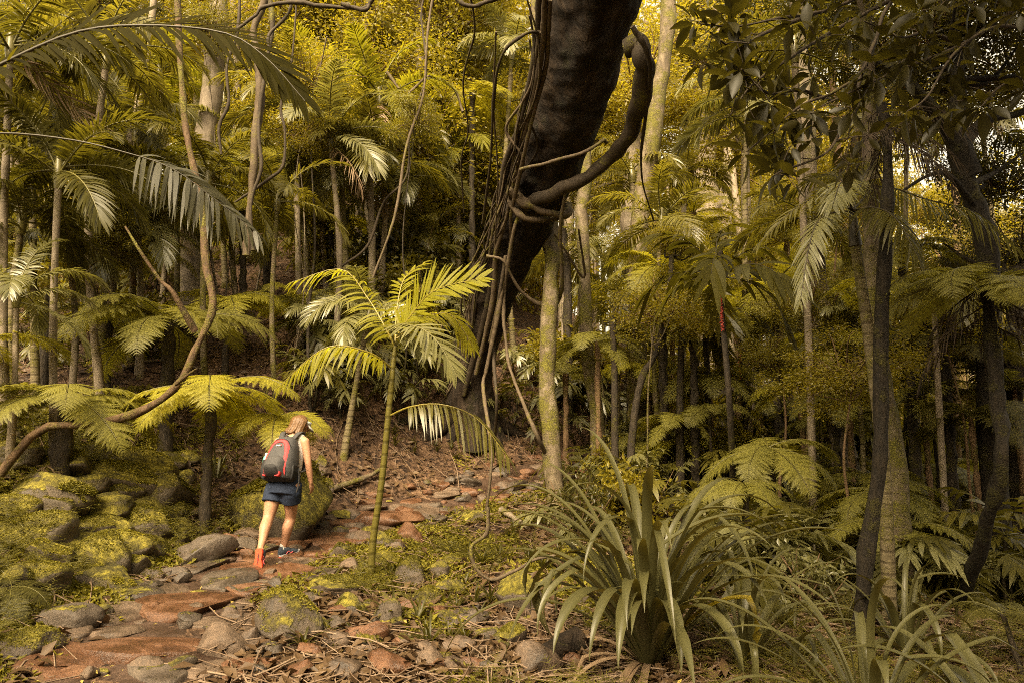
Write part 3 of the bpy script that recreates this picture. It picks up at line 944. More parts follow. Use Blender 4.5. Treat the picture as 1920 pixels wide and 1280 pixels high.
S(712, 1015, 58, 42, 'rock_moss'); S(766, 1002, 58, 42, 'rock_red'); S(640, 1035, 66, 44, 'rock_moss', False, True); S(655, 1062, 50, 30, 'rock_brown'); S(745, 1025, 40, 30, 'rock_brown')
S(615, 1098, 110, 50, 'rock_moss', False, True); S(570, 1128, 60, 34, 'rock_grey', False, True)
S(725, 1150, 66, 62, 'rock_moss'); S(655, 1140, 70, 50, 'rock_moss', False, True); S(632, 1200, 62, 42, 'rock_brown'); S(690, 1190, 66, 52, 'rock_red'); S(600, 1180, 50, 40, 'rock_moss', False, True)
S(500, 1222, 62, 38, 'rock_grey'); S(462, 1200, 44, 48, 'rock_brown'); S(100, 1268, 95, 48, 'rock_red', True); S(300, 1268, 140, 46, 'rock_grey', True); S(385, 1262, 120, 44, 'rock_brown', True); S(165, 1262, 40, 28, 'rock_brown'); S(190, 1190, 110, 40, 'rock_brown', True); S(235, 1145, 60, 34, 'rock_brown')
S(640, 1255, 80, 44, 'rock_brown'); S(560, 1262, 70, 40, 'rock_red'); S(720, 1250, 90, 50, 'rock_red'); S(480, 1265, 60, 30, 'rock_grey')
S(978, 1118, 115, 80, 'rock_moss', shape=5, label='angular mossy block in the gully left of the strap-leaved clump', name='mossy_boulder')
S(950, 1195, 70, 60, 'rock_moss', False, True); S(880, 1160, 80, 44, 'rock_grey'); S(850, 1100, 60, 40, 'rock_moss'); S(860, 1210, 70, 40, 'rock_brown'); S(800, 1240, 70, 40, 'rock_brown'); S(890, 1250, 60, 34, 'rock_red')
S(850, 1052, 46, 44, 'rock_moss', False, True); S(770, 1075, 70, 60, 'rock_moss', False, True); S(800, 1120, 60, 40, 'rock_moss', False, True); S(730, 1055, 56, 44, 'rock_moss', False, True); S(820, 1070, 50, 50, 'rock_moss', False, True)
S(510, 945, 215, 165, 'big_mound', False, True, shape=0, depth=.9, label='biggest moss-covered boulder, right behind the walking woman', name='mossy_boulder')
S(598, 872, 34, 30, 'rock_moss', False, True); S(607, 915, 50, 34, 'rock_moss', False, True); S(600, 890, 44, 30, 'rock_brown'); S(640, 965, 50, 28, 'rock_moss'); S(575, 960, 60, 60, 'rock_moss', False, True); S(660, 965, 40, 24, 'rock_brown')
for a in ((240, 888, 150, 78), (105, 872, 120, 66), (170, 958, 130, 66), (120, 1035, 150, 70), (205, 1035, 130, 62), (60, 925, 110, 56), (300, 995, 130, 66), (255, 950, 110, 56), (40, 1010, 130, 66), (340, 905, 40, 50), (320, 860, 44, 30), (180, 1000, 110, 50), (60, 1085, 120, 64), (190, 1090, 120, 56), (350, 860, 44, 26), (15, 850, 100, 70), (275, 925, 90, 60), (215, 925, 100, 60), (145, 915, 100, 56), (90, 965, 110, 60), (140, 1000, 100, 60), (250, 1030, 110, 60), (310, 960, 90, 56), (80, 1045, 110, 60), (10, 960, 110, 66), (230, 1068, 90, 50), (130, 1075, 90, 50), (300, 870, 70, 40), (170, 850, 80, 44), (20, 1100, 90, 60), (200, 900, 150, 90), (100, 930, 150, 90), (250, 985, 140, 84), (60, 1000, 140, 90), (180, 1050, 130, 80), (300, 930, 110, 70)):
    S(*a, 'mound', False, True, noun='bank boulder', name='mossy_boulder', group='mossy boulders on the left bank')
S(962, 922, 46, 22, 'rock_grey', True); S(1002, 912, 40, 24, 'rock_grey'); S(985, 932, 34, 18, 'rock_brown', True); S(930, 935, 44, 22, 'rock_red', True); S(900, 950, 60, 22, 'rock_red', True); S(880, 968, 60, 26, 'rock_moss', False, True); S(690, 950, 60, 26, 'rock_brown', True)
S(1010, 1245, 90, 70, 'rock_brown'); S(620, 745, 50, 36, 'rock_moss'); S(845, 690, 34, 26, 'rock_moss'); S(1230, 820, 60, 34, 'rock_moss', False, True); S(1310, 960, 40, 26, 'rock_moss'); S(1420, 1030, 44, 30, 'rock_moss'); S(1330, 990, 50, 24, 'rock_brown')
rs = np.random.default_rng(5)
for i in range(150):
    y = 4.2 + rs.random() ** 1.4 * 9
    x = path_x(y) + rs.normal(0, 0.55)
    p = np.array([x, y, float(ground_z(x, y))])
    q = pix(p)
    if not (5 < q[0] < 1900 and q[1] < 1275): continue
    w = rs.uniform(0.06, 0.24) * F / q[2]
    S(q[0], q[1] - w * .2, w, w * rs.uniform(.5, .8), ['rock_brown', 'rock_grey', 'rock_red', 'rock_moss'][rs.integers(0, 4)], flat=rs.random() < .25, noun='loose stone', group='loose stones around the path', look=None)

# the stones the path is laid with
rs = np.random.default_rng(15)
for y in np.concatenate([np.arange(4.1, 7.2, .47), np.arange(7.3, 13.2, .36)]):
    for u in (np.arange(-.74, .78, .47) if y < 7.2 else np.arange(-.72, .75, .34)):
        yy = y + rs.normal(0, .07); xx = float(path_x(yy)) + u + rs.normal(0, .07)
        p = np.array([xx, yy, float(ground_z(xx, yy))]); q = pix(p)
        if not (10 < q[0] < 1900 and q[1] < 1276): continue
        if rs.random() < .06 or (abs(q[0] - 481) < 34 and abs(q[1] - 1078) < 26): continue
        if any(abs(q[0] - a) < b and abs(q[1] - c) < d for a, b, c, d in ((330, 100, 1140, 40), (255, 115, 1222, 38))): continue
        w = (rs.uniform(.44, .64) if y < 7.2 else rs.uniform(.30, .50)) * F / q[2]
        S(q[0], q[1] - 3, w, w * .4, ['rock_red', 'rock_brown', 'rock_brown', 'rock_grey', 'rock_red'][rs.integers(0, 5)], rs.random() < (.95 if y < 7.2 else .75), noun='path stone', name='path_stone', group='stones the path is laid with', depth=rs.uniform(.7, 1.0))

rs = np.random.default_rng(25)
for i in range(70):
    y = rs.uniform(4.2, 6.6); x = float(path_x(y)) + rs.uniform(.8, 3.0)
    p = np.array([x, y, float(ground_z(x, y))]); q = pix(p)
    if not (5 < q[0] < 1100 and q[1] < 1278): continue
    w = rs.uniform(.08, .26) * F / q[2]
    S(q[0], q[1] - w * .2, w, w * rs.uniform(.5, .8), ['rock_brown', 'rock_red', 'rock_grey', 'rock_moss', 'rock_moss'][rs.integers(0, 5)], moss=rs.random() < .25, noun='gully stone', group='stones in the gully right of the path')

# ================================================================== VEGETATION
rng = np.random.default_rng(33)
_cache = {}
def cached(key, fn):
    if key not in _cache: _cache[key] = fn()
    return _cache[key]

def frond_mesh(e0, var, mat, stalk='stalk', kind='palm'):
    def make():
        r = np.random.default_rng(1000 + int(e0) * 7 + var)
        bend = np.interp(e0, [-30, 0, 45, 80], [45, 85, 100, 75]) * r.uniform(.85, 1.15)
        C = arc_curve(1.0, e0, bend, 16, 1.35, r.normal(0, .06))
        if kind == 'palm':
            mb = pinnate(C, 58, 0.30, 0.019, r, t0=0.14, droop=r.uniform(.25, .6), lift=r.uniform(5, 25), rr=.011, segs=4, gap=0.03)
        elif kind == 'thin':
            mb = pinnate(C, 34, 0.26, 0.022, r, t0=0.2, droop=.5, lift=5, rr=.008, segs=3, gap=.05)
        elif kind == 'broad':
            mb = pinnate(C, 9, 0.40, 0.085, r, t0=0.25, a0=58, a1=22, droop=.55, lift=10, rr=.009, segs=5, gap=.05,
                         prof=lambda q: 0.75 + 0.5 * q - 0.35 * q ** 2)
        elif kind == 'under':
            mb = pinnate(C, 9, 0.36, 0.07, r, t0=0.3, a0=66, a1=25, droop=.45, lift=8, rr=.007, segs=4, gap=.06,
                         prof=lambda q: 0.8 + 0.5 * q - 0.5 * q ** 2)
        elif kind == 'fern':
            mb = fern_frond(C, 34, 0.25, r, npin=19, rr=.008)
        elif kind == 'dead':
            mb = pinnate(C, 26, 0.26, 0.014, r, t0=.12, a0=55, a1=20, droop=.9, lift=0, rr=.01, segs=3, gap=.25, twist=.9)
        return mb.mesh('frond', [M[mat], M[stalk]])
    return cached((round(e0), var, mat, stalk, kind), make)

def put_frond(parent, loc, az, e0, L, mat, stalk='stalk', kind='palm', roll=0.0, var=0, name='frond'):
    o = obj(name, frond_mesh(e0, var, mat, stalk, kind), parent, loc)
    o.rotation_euler = (roll, 0, az)
    o.scale = (L, L, L)
    return o

ELEV = [80, 65, 50, 35, 20, 5, -10]
def palm(cx, cy, Y, fl, bx=None, n=9, mat='palm', bark='bark_palm', rpx=6, look=None, kind='palm', label=None, emin=-10, mid=None, base=None, dead=0, group='palms among the trees', noun='palm', stalk='stalk', az0=None, shaft=True):
    c = at(cx, cy, Y)
    b = below(at(bx if bx is not None else cx, 640, Y)) if base is None else np.asarray(base, float)
    t = pix(c)[2]
    L = fl / F * t
    r = rpx / F * t
    root = thing('palm' if kind != 'broad' else 'walking_stick_palm', label, 'palm', b, group if not label else None)
    pts = [b - np.array([0, 0, .15])] + ([at(*m) for m in mid] if mid else [(b + c) / 2 + np.array([rng.normal(0, .02), 0, 0]) * (c[2] - b[2])]) + [c]
    H = np.linalg.norm(c - b)
    n_ = max(14, int(H * 5))
    C = catmull(pts, n_)
    tt = np.linspace(0, 1, n_)
    mb = MB()
    ring = 1 + 0.04 * np.sin(tt * H * 38)
    add_tube(mb, C, r * (1.0 + 0.55 * np.exp(-tt * H * 2.6) - 0.2 * tt) * ring, 12, 0, seed=int(rng.integers(1e6)), amp=.05, freq=2.0)
    mb.build('trunk', M[bark], root, b)
    if shaft and kind == 'palm':
        mb = MB()
        sh = min(0.32 * L, .5)
        d = nrm(C[-1] - C[-4])
        q = np.linspace(0, 1, 8)
        add_tube(mb, C[-1] + d * (q[:, None] * sh - sh * .35), r * np.interp(q, [0, .3, 1], [1.0, 1.35, .6]), 10)
        mb.build('crownshaft', M['crownshaft'], root, b)
    a = rng.uniform(0, 6.28) if az0 is None else az0
    for i in range(n):
        f = i / max(1, n - 1)
        e = 78 + (emin - 78) * f ** 0.9
        e = ELEV[int(np.argmin([abs(e - q) for q in ELEV]))]
        put_frond(root, c - b + np.array([0, 0, rng.uniform(-.05, .1) * L]), a + i * 2.4 + rng.normal(0, .25), e, L * rng.uniform(.85, 1.1), mat, stalk, kind, rng.normal(0, .25), int(rng.integers(0, 3)))
    for i in range(dead):
        put_frond(root, c - b - np.array([0, 0, .05]), rng.uniform(0, 6.28), -30, L * .8, 'dead_frond', 'dead_frond', 'dead', rng.normal(0, .5), int(rng.integers(0, 3)), 'dead_frond')
    if not label:
        sz = 'tall ' if c[2] - b[2] > 5 else ('young ' if c[2] - b[2] < 1.6 else '')
        auto(root, sz + (look or {'palm': 'feathery', 'palm_bright': 'bright yellow-green', 'palm_yellow': 'yellow-green', 'palm_dark': 'dark green', 'silver': 'silvery'}[mat]), noun, noun + 's', c, 'palm', group)
    return root

def tree_fern(cx, cy, Y, fl, n=11, mat='fern', rpx=10, bx=None, label=None, mid=None, base=None, emax=40, emin=-8, bark='bark_dark', skirt=0, az=None, look=None):
    c = at(cx, cy, Y)
    b = below(at(bx if bx is not None else cx, 640, Y)) if base is None else np.asarray(base, float)
    if c[2] - b[2] < 0.15: c[2] = b[2] + 0.15
    t = pix(c)[2]
    L, r = fl / F * t, rpx / F * t
    root = thing('tree_fern', label, 'tree fern', b, 'tree ferns' if not label else None)
    pts = [b - np.array([0, 0, .1])] + ([at(*m) for m in mid] if mid else []) + [c]
    H = np.linalg.norm(c - b)
    n_ = max(8, int(H * 16))
    C = catmull(pts, n_)
    mb = MB()
    add_tube(mb, C, r * (1.15 - .2 * np.linspace(0, 1, n_)), 12, 0, seed=int(rng.integers(1e6)), amp=.22, freq=7.0)
    mb.build('trunk', M[bark], root, b)
    a = rng.uniform(0, 6.28)
    for i in range(n):
        e = rng.uniform(emin, emax)
        e = [-20, -5, 10, 25, 40, 60][int(np.argmin([abs(e - q) for q in [-20, -5, 10, 25, 40, 60]]))]
        put_frond(root, c - b, (a + i * 2.4 + rng.normal(0, .2)) if az is None else az[i % len(az)] + rng.normal(0, .08), e, L * rng.uniform(.85, 1.12), mat, 'stalk', 'fern', rng.normal(0, .2), int(rng.integers(0, 3)))
    for i in range(skirt):
        put_frond(root, c - b + np.array([0, 0, -.08 * (i % 5)]), rng.uniform(0, 6.28), -30, L * rng.uniform(.5, .9), 'skirt', 'skirt', 'dead', rng.normal(0, .4), int(rng.integers(0, 3)), 'dead_frond')
    if not label:
        auto(root, (look or {'fern': 'pale green', 'fern_bright': 'bright yellow', 'fern_dark': 'dark green'}[mat]), 'tree fern', 'tree ferns', c, 'tree fern', 'tree ferns')
    return root

# ------------------------------------------------------------------ crowns and trees
def crown_mesh(var, mat, n=8500, ncl=64, leaf=0.055, flat=0.75):
    def make():
        r = np.random.default_rng(4000 + var)
        cl = nrm(r.normal(size=(ncl, 3))) * (r.random((ncl, 1)) ** 0.45) * np.array([1, 1, flat])
        cl *= (1 + 0.25 * Fbm(var + 9, 2)(cl * .6))[:, None]
        wt = r.gamma(1.6, 1, ncl); wt /= wt.sum()
        ci = r.choice(ncl, n, p=wt)
        sg = r.uniform(.08, .19, ncl)
        P = cl[ci] + r.normal(size=(n, 3)) * sg[ci][:, None] * np.array([1, 1, .55])
        d = nrm(P - cl[ci] + r.normal(0, .12, (n, 3)) + np.array([0, 0, -.04]))
        nn = nrm(np.array([0, 0, 1.0]) + r.normal(0, .75, (n, 3)))
        L = leaf * r.uniform(.6, 1.25, n)
        mb = MB(); mb.add(*leaf_quads(P, d, nn, L, L * .46))
        # twigs that carry the clusters
        for k in range(ncl):
            st = cl[k] * 0.25 + np.array([0, 0, -.25 * flat])
            md = cl[k] * .65 + r.normal(0, .07, 3)
            add_tube(mb, catmull([st, md, cl[k]], 6), np.linspace(.012, .003, 6), 4, 1, cap=False)
        return mb.mesh('crown', [M[mat], M['bark_brown']])
    return cached(('crown', var, mat, n, leaf), make)

def tree(name, pts, radii, bark, crowns, look=None, label=None, limbs=(), noun='tree', anchor=None, seed=None, amp=.1, group='trees of the forest', flare=.6, cat='tree', sides=14):
    """pts: world points of the trunk from the ground up; crowns: (centre, radius, material); limbs: (point lists, radius)"""
    pts = [np.asarray(p, float) for p in pts]
    b = below(pts[0])
    root = thing(name, label, cat, b, group if not label else None)
    H = sum(np.linalg.norm(pts[i + 1] - pts[i]) for i in range(len(pts) - 1))
    n_ = int(np.clip(H * 5, 16, 90))
    P0 = [pts[0] - np.array([0, 0, .3])] + pts[1:] if abs(pts[0][2] - b[2]) < .5 else pts
    C = catmull(P0, n_)
    tt = np.linspace(0, 1, n_)
    rr = np.interp(tt, np.linspace(0, 1, len(radii)), radii) * (1 + flare * np.exp(-tt * H * 2.2))
    s = int(rng.integers(1e6)) if seed is None else seed
    wob = np.stack([Fbm(s, 3, 4)(np.stack([tt * H * .35, 0 * tt, 0 * tt + k], -1)) for k in (0, 5)], -1)
    C = C.copy(); C[:, :2] += wob * np.minimum(rr, .12)[:, None] * .5 * np.minimum(1, tt * 5)[:, None]
    mb = MB()
    add_tube(mb, C, rr, sides, 0, seed=s, amp=amp, freq=1.2 / max(.08, radii[0]) * .3)
    for lp, lr in limbs:
        Cl = catmull(lp, 14)
        add_tube(mb, Cl, np.linspace(lr, lr * .35, 14), 8, 0, seed=s + 3, amp=.12, freq=3)
    top = C[-1]
    for (cc, cr, cm) in crowns:
        cc = np.asarray(cc, float)
        i = int(np.argmin(np.abs(C[:, 2] - (cc[2] - cr * .6))))
        for k in range(4):
            e = cc + rng.normal(0, .45, 3) * cr * np.array([1, 1, .5])
            m_ = (C[i] * .5 + e * .5) + np.array([0, 0, -.12 * cr]) + rng.normal(0, .08, 3) * cr
            add_tube(mb, catmull([C[i], m_, e], 8), np.linspace(min(rr[i] * .5, .09), .012, 8), 6, 0)
    mb.build('trunk', M[bark], root, b)
    for (cc, cr, cm) in crowns:
        o = obj('crown', crown_mesh(int(rng.integers(0, 5)), cm), root, np.asarray(cc) - b)
        o.rotation_euler = (rng.normal(0, .15), rng.normal(0, .15), rng.uniform(0, 6.28))
        o.scale = (cr * rng.uniform(.9, 1.2), cr * rng.uniform(.9, 1.2), cr * rng.uniform(.8, 1.1))
    if not label:
        auto(root, look or 'leafy', noun, noun + 's', anchor if anchor is not None else (b + (pts[-1] - b) * .4), cat, group)
    return root

def T(pxs, Y, w0, w1, bark, label=None, look=None, crowns=(), Y1=None, name='tree', noun='tree', limbs=(), base=True, **kw):
    """trunk from picture points bottom-up at distance Y (to Y1 at the top), widths in picture pixels"""
    Y1 = Y if Y1 is None else Y1
    ysq = np.linspace(Y, Y1, len(pxs))
    pts = [at(p[0], p[1], y) for p, y in zip(pxs, ysq)]
    if base: pts[0] = below(pts[0])
    r0, r1 = w0 / F * Y / 2, w1 / F * Y1 / 2
    return tree(name, pts, [r0, r0 * .6 + r1 * .4, r1], bark, crowns, label=label, look=look, noun=noun, limbs=limbs, anchor=at(*pxs[len(pxs) // 2], (Y + Y1) / 2), **kw)

# ------------------------------------------------------------------ the giant leaning tree
gb = on_ground(872, 782)
GP = [gb, at(884, 690, gb[1] - .2), at(924, 560, gb[1] - 1.0), at(993, 390, gb[1] - 2.3), at(1062, 210, gb[1] - 3.7), at(1118, 0, gb[1] - 5.0), at(1190, -260, gb[1] - 6.4)]
GW = [92, 78, 80, 110, 148, 184, 190]
GR = [w / F * p[1] / 2 for w, p in zip(GW, GP)]
groot = thing('giant_tree', 'huge dark leaning tree trunk wrapped in vines at the centre', 'tree', gb)
n_ = 200
GC = catmull([GP[0] - np.array([-.05, 0, .5])] + GP[1:], n_)
gt = np.linspace(0, 1, n_)
gr = np.interp(gt, np.linspace(0, 1, len(GR)), GR)
GK = 72
V, Fq = tube(GC, gr, GK, seed=808, amp=.07, freq=.9)
gax = GC.repeat(GK, 0)
rad_ = V - gax
th = np.arctan2(rad_[:, 1], rad_[:, 0])
fl = np.exp(-gt * 16).repeat(GK)
V = gax + rad_ * (1 + (fl * (0.35 + .5 * np.maximum(0, np.sin(th * 4 + .8)) ** 2) + .05 * np.sin(th * 5 + gt.repeat(GK) * 6) + -.05 * np.abs(Fbm(5, 4)(V * np.array([3.2, 3.2, .5]))) + .02 * Fbm(6, 3)(V * 5))[:, None])
mb = MB(); mb.add(V, Fq)
mb.build('trunk', M['bark_giant'], groot, gb)
for (ex, ey, w) in ((800, 815, 34), (845, 815, 40), (930, 830, 36), (975, 812, 30), (760, 790, 26)):
    e = on_ground(ex, ey)
    mb = MB()
    C = catmull([GC[22], GC[10] * .45 + e * .55 + np.array([0, 0, .12]), e - np.array([0, 0, .04]), e + (e - gb) * .4 - np.array([0, 0, .25])], 20)
    add_tube(mb, C, np.linspace(w * 1.2, w * .35, 20) / F * gb[1] / 2, 10, 0, seed=ex, amp=.15, freq=2.5)
    mb.build('buttress_root', M['bark_giant'], groot, gb)
for k, c_ in enumerate(((1.6, 3.0, 9.2), (4.2, 2.6, 9.0), (2.6, .2, 8.8), (5.4, .2, 9.2), (1.0, -1.8, 9.0), (3.8, -2.2, 9.6), (6.8, 3.0, 9.4), (2.6, 1.6, 10.8), (5.0, 1.8, 11.0))):  # unseen crowns and limbs overhead, added to shade the right foreground
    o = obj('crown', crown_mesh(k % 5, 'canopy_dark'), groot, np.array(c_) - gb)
    o.scale = (2.6, 2.6, 1.3)
    add_l = MB(); add_tube(add_l, catmull([GP[-1] - np.array([0, 0, .4]), (GP[-1] + np.array(c_)) / 2 + np.array([0, 0, .5]), np.array(c_)], 14), np.linspace(.22, .05, 14), 8, seed=k, amp=.1, freq=2)
    add_l.build('limb', M['bark_giant'], groot, gb)

def gpt(f, side=0.0, front=1.0):
    """a point on the giant trunk's surface: f along it, side in radii to the right, front towards the viewer"""
    i = f * (n_ - 1)
    c = np.array([np.interp(i, np.arange(n_), GC[:, k]) for k in range(3)])
    r = np.interp(i, np.arange(n_), gr)
    a = math.sqrt(max(0, 1 - min(1, abs(side)) ** 2)) * front
    return c + np.array([side * r, -a * r * .9, 0])

def gy(py):
    return float(np.interp(-py, [-p for p in (792, 690, 560, 390, 210, 0, -260)], [p[1] for p in GP]))

def vine(poly, w, label, Ys=None, mat='vine', w1=None, name='vine', ground=False, seed=1, amp=.1, sides=8, group=None):
    """climbing stem through (px, py[, depth offset towards the viewer]) points"""
    pts = []
    for q in poly:
        Y = Ys if Ys is not None else gy(q[1]) - (q[2] if len(q) > 2 else .7)
        pts.append(at(q[0], q[1], Y))
    if ground: pts[0] = on_ground(poly[0][0], poly[0][1])
    n = max(24, len(pts) * 9)
    C = catmull(pts, n)
    Yd = float(np.mean([p[1] for p in pts]))
    wob = np.stack([Fbm(seed * 7 + k, 3, 4)(np.stack([np.linspace(0, len(pts) * .5, n)] + [np.zeros(n)] * 2, -1)) for k in range(3)], -1)
    C = C + wob * (w / F * Yd) * .35 * np.sin(np.linspace(0, np.pi, n))[:, None]
    r = np.linspace(w, w1 or w, n) / F * Yd / 2 * (1 + (.22 if w < 20 else .09) * np.clip(Fbm(seed + 90, 3, 4)(np.stack([np.linspace(0, len(pts) * .9, n)] + [np.zeros(n)] * 2, -1)), -1.2, 1.6))
    mb = MB()
    add_tube(mb, C, r, sides, 0, seed=seed, amp=amp, freq=1.2 / (w / F * Yd))
    o = mb.build(name, M[mat], None, pts[0])
    if label: tag(o, label, 'vine', group)
    else: auto(o, 'thin hanging', 'vine', 'vines', C[n // 2], 'vine', group or 'thin vines')
    return o

vine([(1172, 92, 1.0), (1198, 75, 1.0), (1212, 120, 1.2), (1200, 190, 1.1), (1165, 265, .9), (1110, 318, .8), (1055, 352, .75), (1010, 378, .7), (975, 396, .6), (985, 402, .45)], 34, 'thick bare vine bowing out right of the leaning trunk and looping back', w1=24, name='thick_vine', seed=3, sides=12, mat='vine_dark')
vine([(955, 345, .5), (975, 372, .72), (1015, 396, .85), (1058, 398, .7), (1066, 385, .3)], 17, 'short brown vine ringing the leaning trunk like a collar', name='vine', seed=4)
vine([(948, 360, .5), (968, 392, .75), (1010, 410, .85), (1052, 408, .6)], 13, 'lower vine collar around the leaning trunk, just under the first', seed=5)
vine([(893, 700, .7), (925, 560, .8), (930, 470, .7), (952, 395, .6), (975, 300, .6), (1000, 190, .6), (1018, 90, .6), (1022, -20, .6)], 10, 'brown vine climbing the left edge of the leaning trunk to the top', seed=6)
vine([(918, 640, .8), (955, 480, .7), (960, 380, .7), (985, 260, .7), (1022, 130, .6), (1032, 0, .6)], 8, 'second vine twisting beside the leaning trunk, thinner and paler', seed=7)
vine([(870, 740, .4), (905, 600, .5), (935, 460, .5), (945, 330, .5), (990, 210, .5), (1012, 60, .5), (1015, -30, .5)], 13, 'dark stout vine just left of the leaning trunk', seed=8, mat='vine_dark')
vine([(860, 790, .2), (880, 660, .3), (900, 540, .3), (935, 400, .4), (960, 300, .4), (985, 170, .4)], 9, 'dark vine farthest left of those climbing the leaning trunk', seed=18, mat='vine_dark')
vine([(1058, 925, 4.0), (1010, 820, 3.2), (972, 735, 2.4), (950, 660, 1.8), (945, 560, 1.2), (962, 440, .9), (975, 400, .75)], 7, 'slim tan vine slanting from the path up to the leaning trunk', seed=9, ground=True)
vine([(912, 960, 3.4), (920, 850, 2.6), (908, 735, 1.8), (914, 690, 1.6), (940, 560, 1.2), (948, 480, .9)], 7, 'slim straight vine rising in front of the leaning trunk base', seed=10, ground=True)
vine([(924, 868, 2.4), (930, 760, 1.9), (925, 650, 1.4), (945, 500, 1.0)], 6, 'thin dark vine just right of the slim straight vine', seed=12, ground=True, mat='vine_dark')
vine([(912, 480, .9), (945, 490, 1.0), (975, 542, 1.1), (1020, 573, 1.1), (1045, 566, 1.1), (1054, 530, 1.1), (1050, 440, 1.0), (1060, 360, .9)], 7, 'thin vine hanging in a deep loop below the trunk collar', seed=13)
vine([(1185, 50, 1.2), (1212, 95, 1.3), (1218, 150, 1.3), (1202, 280, 1.0), (1205, 340, .9), (1226, 415, .8)], 9, 'dark dangling vine to the right of the thick bowed vine', seed=14, mat='vine_dark', w1=4)
vine([(975, 318, 1.0), (1030, 305, 1.25), (1095, 285, 1.2), (1128, 263, 1.1), (1136, 268, 1.0)], 7, 'thin horizontal vine crossing the leaning trunk to the bowed vine', seed=15)
vine([(905, 420, .6), (922, 290, .8), (925, 180, .8), (940, 110, .8), (985, 65, .7), (1010, 60, .6)], 6, 'thin arching vine out to the left of the leaning trunk', seed=16, mat='vine_dark')
vine([(955, 350, .5), (975, 215, .6), (1000, 145, .6), (1012, 60, .6)], 7, 'knotted vine tight on the upper left of the leaning trunk', seed=17)
vine([(915, 950, 0), (912, 1000, 0), (885, 1025, 0), (890, 1062, 0), (920, 1082, 0), (958, 1072, 0), (1000, 1048, 0), (1050, 1040, 0)], 6.5, 'curly vine looping just above the ground left of the strap-leaved clump', Ys=6.1, seed=19)
vine([(870, 400), (865, 300), (880, 240), (870, 150), (890, 60), (880, -20)], 4, None, seed=20, mat='vine_dark')

rv = np.random.default_rng(66)
for i in range(12):
    y0, y1 = rv.uniform(420, 760), rv.uniform(-20, 330)
    ed = lambda y: np.interp(y, [0, 200, 400, 560, 760], [1022, 1006, 948, 893, 850])
    ys_ = np.linspace(y0, y1, 6)
    vine([(float(ed(y)) + rv.normal(-12, 13), float(y), rv.uniform(.35, .75)) for y in ys_], rv.uniform(2.5, 5), None, seed=200 + i, mat=['vine', 'vine_dark'][i % 2], sides=6)

# tangled stems in the upper left, and the crooked stem
T([(-60, 850), (60, 815), (150, 797), (250, 775), (328, 722), (366, 650), (396, 575), (384, 490), (376, 380), (350, 250), (340, 160), (332, 40), (325, -60)], 6.6, 15, 12, 'bark_crooked', label='crooked thin brown stem sweeping up from the left edge past the ferns', name='crooked_sapling', Y1=8.2, flare=.2, amp=.16,
  limbs=[([at(366, 622, 7.3), at(345, 585, 7.2), at(322, 545, 7.1), at(300, 525, 7.1), at(262, 470, 7.0), at(235, 425, 7.0)], .035), ([at(330, 720, 7.0), at(355, 700, 6.9), at(370, 690, 6.9)], .02)],
  crowns=[], noun='sapling')
vine([(462, 480), (468, 400), (478, 300), (486, 190), (492, 120), (478, 60), (500, -10)], 15, 'twisted dark vine bundle hanging left of the centre palms', Ys=9.0, seed=31, mat='vine')
vine([(475, 470), (472, 380), (490, 310), (484, 220), (496, 150), (510, 60), (505, -10)], 8, 'thinner vine coiled around the twisted dark bundle', Ys=8.9, seed=32, mat='vine_dark')
vine([(440, 380), (500, 340), (528, 310), (532, 250), (525, 200), (545, 120), (555, 30), (552, -20)], 5, None, Ys=9.2, seed=33, mat='vine_dark')
vine([(415, 290), (412, 240), (430, 190), (425, 120), (445, 60), (450, -10)], 6, None, Ys=9.0, seed=34, mat='vine_dark')
vine([(440, 60), (475, 30), (492, 12), (560, 0), (600, 10), (680, 15), (705, -15)], 7, None, Ys=8.5, seed=35, mat='vine_dark')
vine([(505, 95), (506, 60), (540, 20), (550, -20)], 7, None, Ys=8.6, seed=36, mat='vine_dark')
vine([(700, 520), (742, 400), (765, 270), (790, 180), (800, 60), (815, -20)], 5, None, Ys=11, seed=37, mat='vine')
vine([(640, 500), (690, 460), (720, 380), (760, 330), (770, 230), (800, 140), (790, 30), (800, -20)], 4, None, Ys=11.5, seed=38, mat='vine_dark')
vine([(725, 135), (760, 175), (800, 145), (850, 165), (868, 210)], 6, None, Ys=13, seed=39, mat='vine')
vine([(930, 600), (928, 480), (935, 330), (925, 200), (930, 60)], 4, None, seed=40, mat='vine')
vine([(1085, 430), (1095, 520), (1060, 470), (1040, 440)], 4, None, seed=42, mat='vine')
vine([(640, 8), (660, 16), (690, 14), (700, -8)], 9, None, Ys=7, seed=43, mat='vine_dark')
vine([(850, -10), (870, 8), (900, 10), (930, 0), (960, -12)], 9, None, Ys=7, seed=44, mat='vine_dark')

# ------------------------------------------------------------------ single tree trunks one can point at
T([(1042, 948), (1036, 760), (1031, 560), (1028, 430), (1020, 200), (1015, -80)], 9.6, 34, 28, 'bark_moss', label='straight mossy grey trunk standing right of the leaning giant', Y1=11.5, crowns=[], flare=.3)
T([(1122, 880), (1115, 760), (1105, 600), (1096, 430), (1094, 300), (1088, 60), (1080, -100)], 11.5, 27, 18, 'bark_moss', label='slim mossy trunk second to the right of the leaning giant', crowns=[], flare=.3)
T([(1170, 830), (1195, 740), (1228, 660), (1250, 570), (1258, 480)], 10.5, 14, 9, 'bark_dark', label='dark thin stem leaning to the right behind the mossy trunks', crowns=[(at(1262, 450, 10.5), .5, 'canopy')], flare=.3)
T([(1158, 830), (1152, 720), (1150, 590)], 10.5, 13, 11, 'bark_dark', label='short dark mossy stump-like stem beside the leaning dark stem', crowns=[], name='mossy_stump', noun='stump', flare=.3)
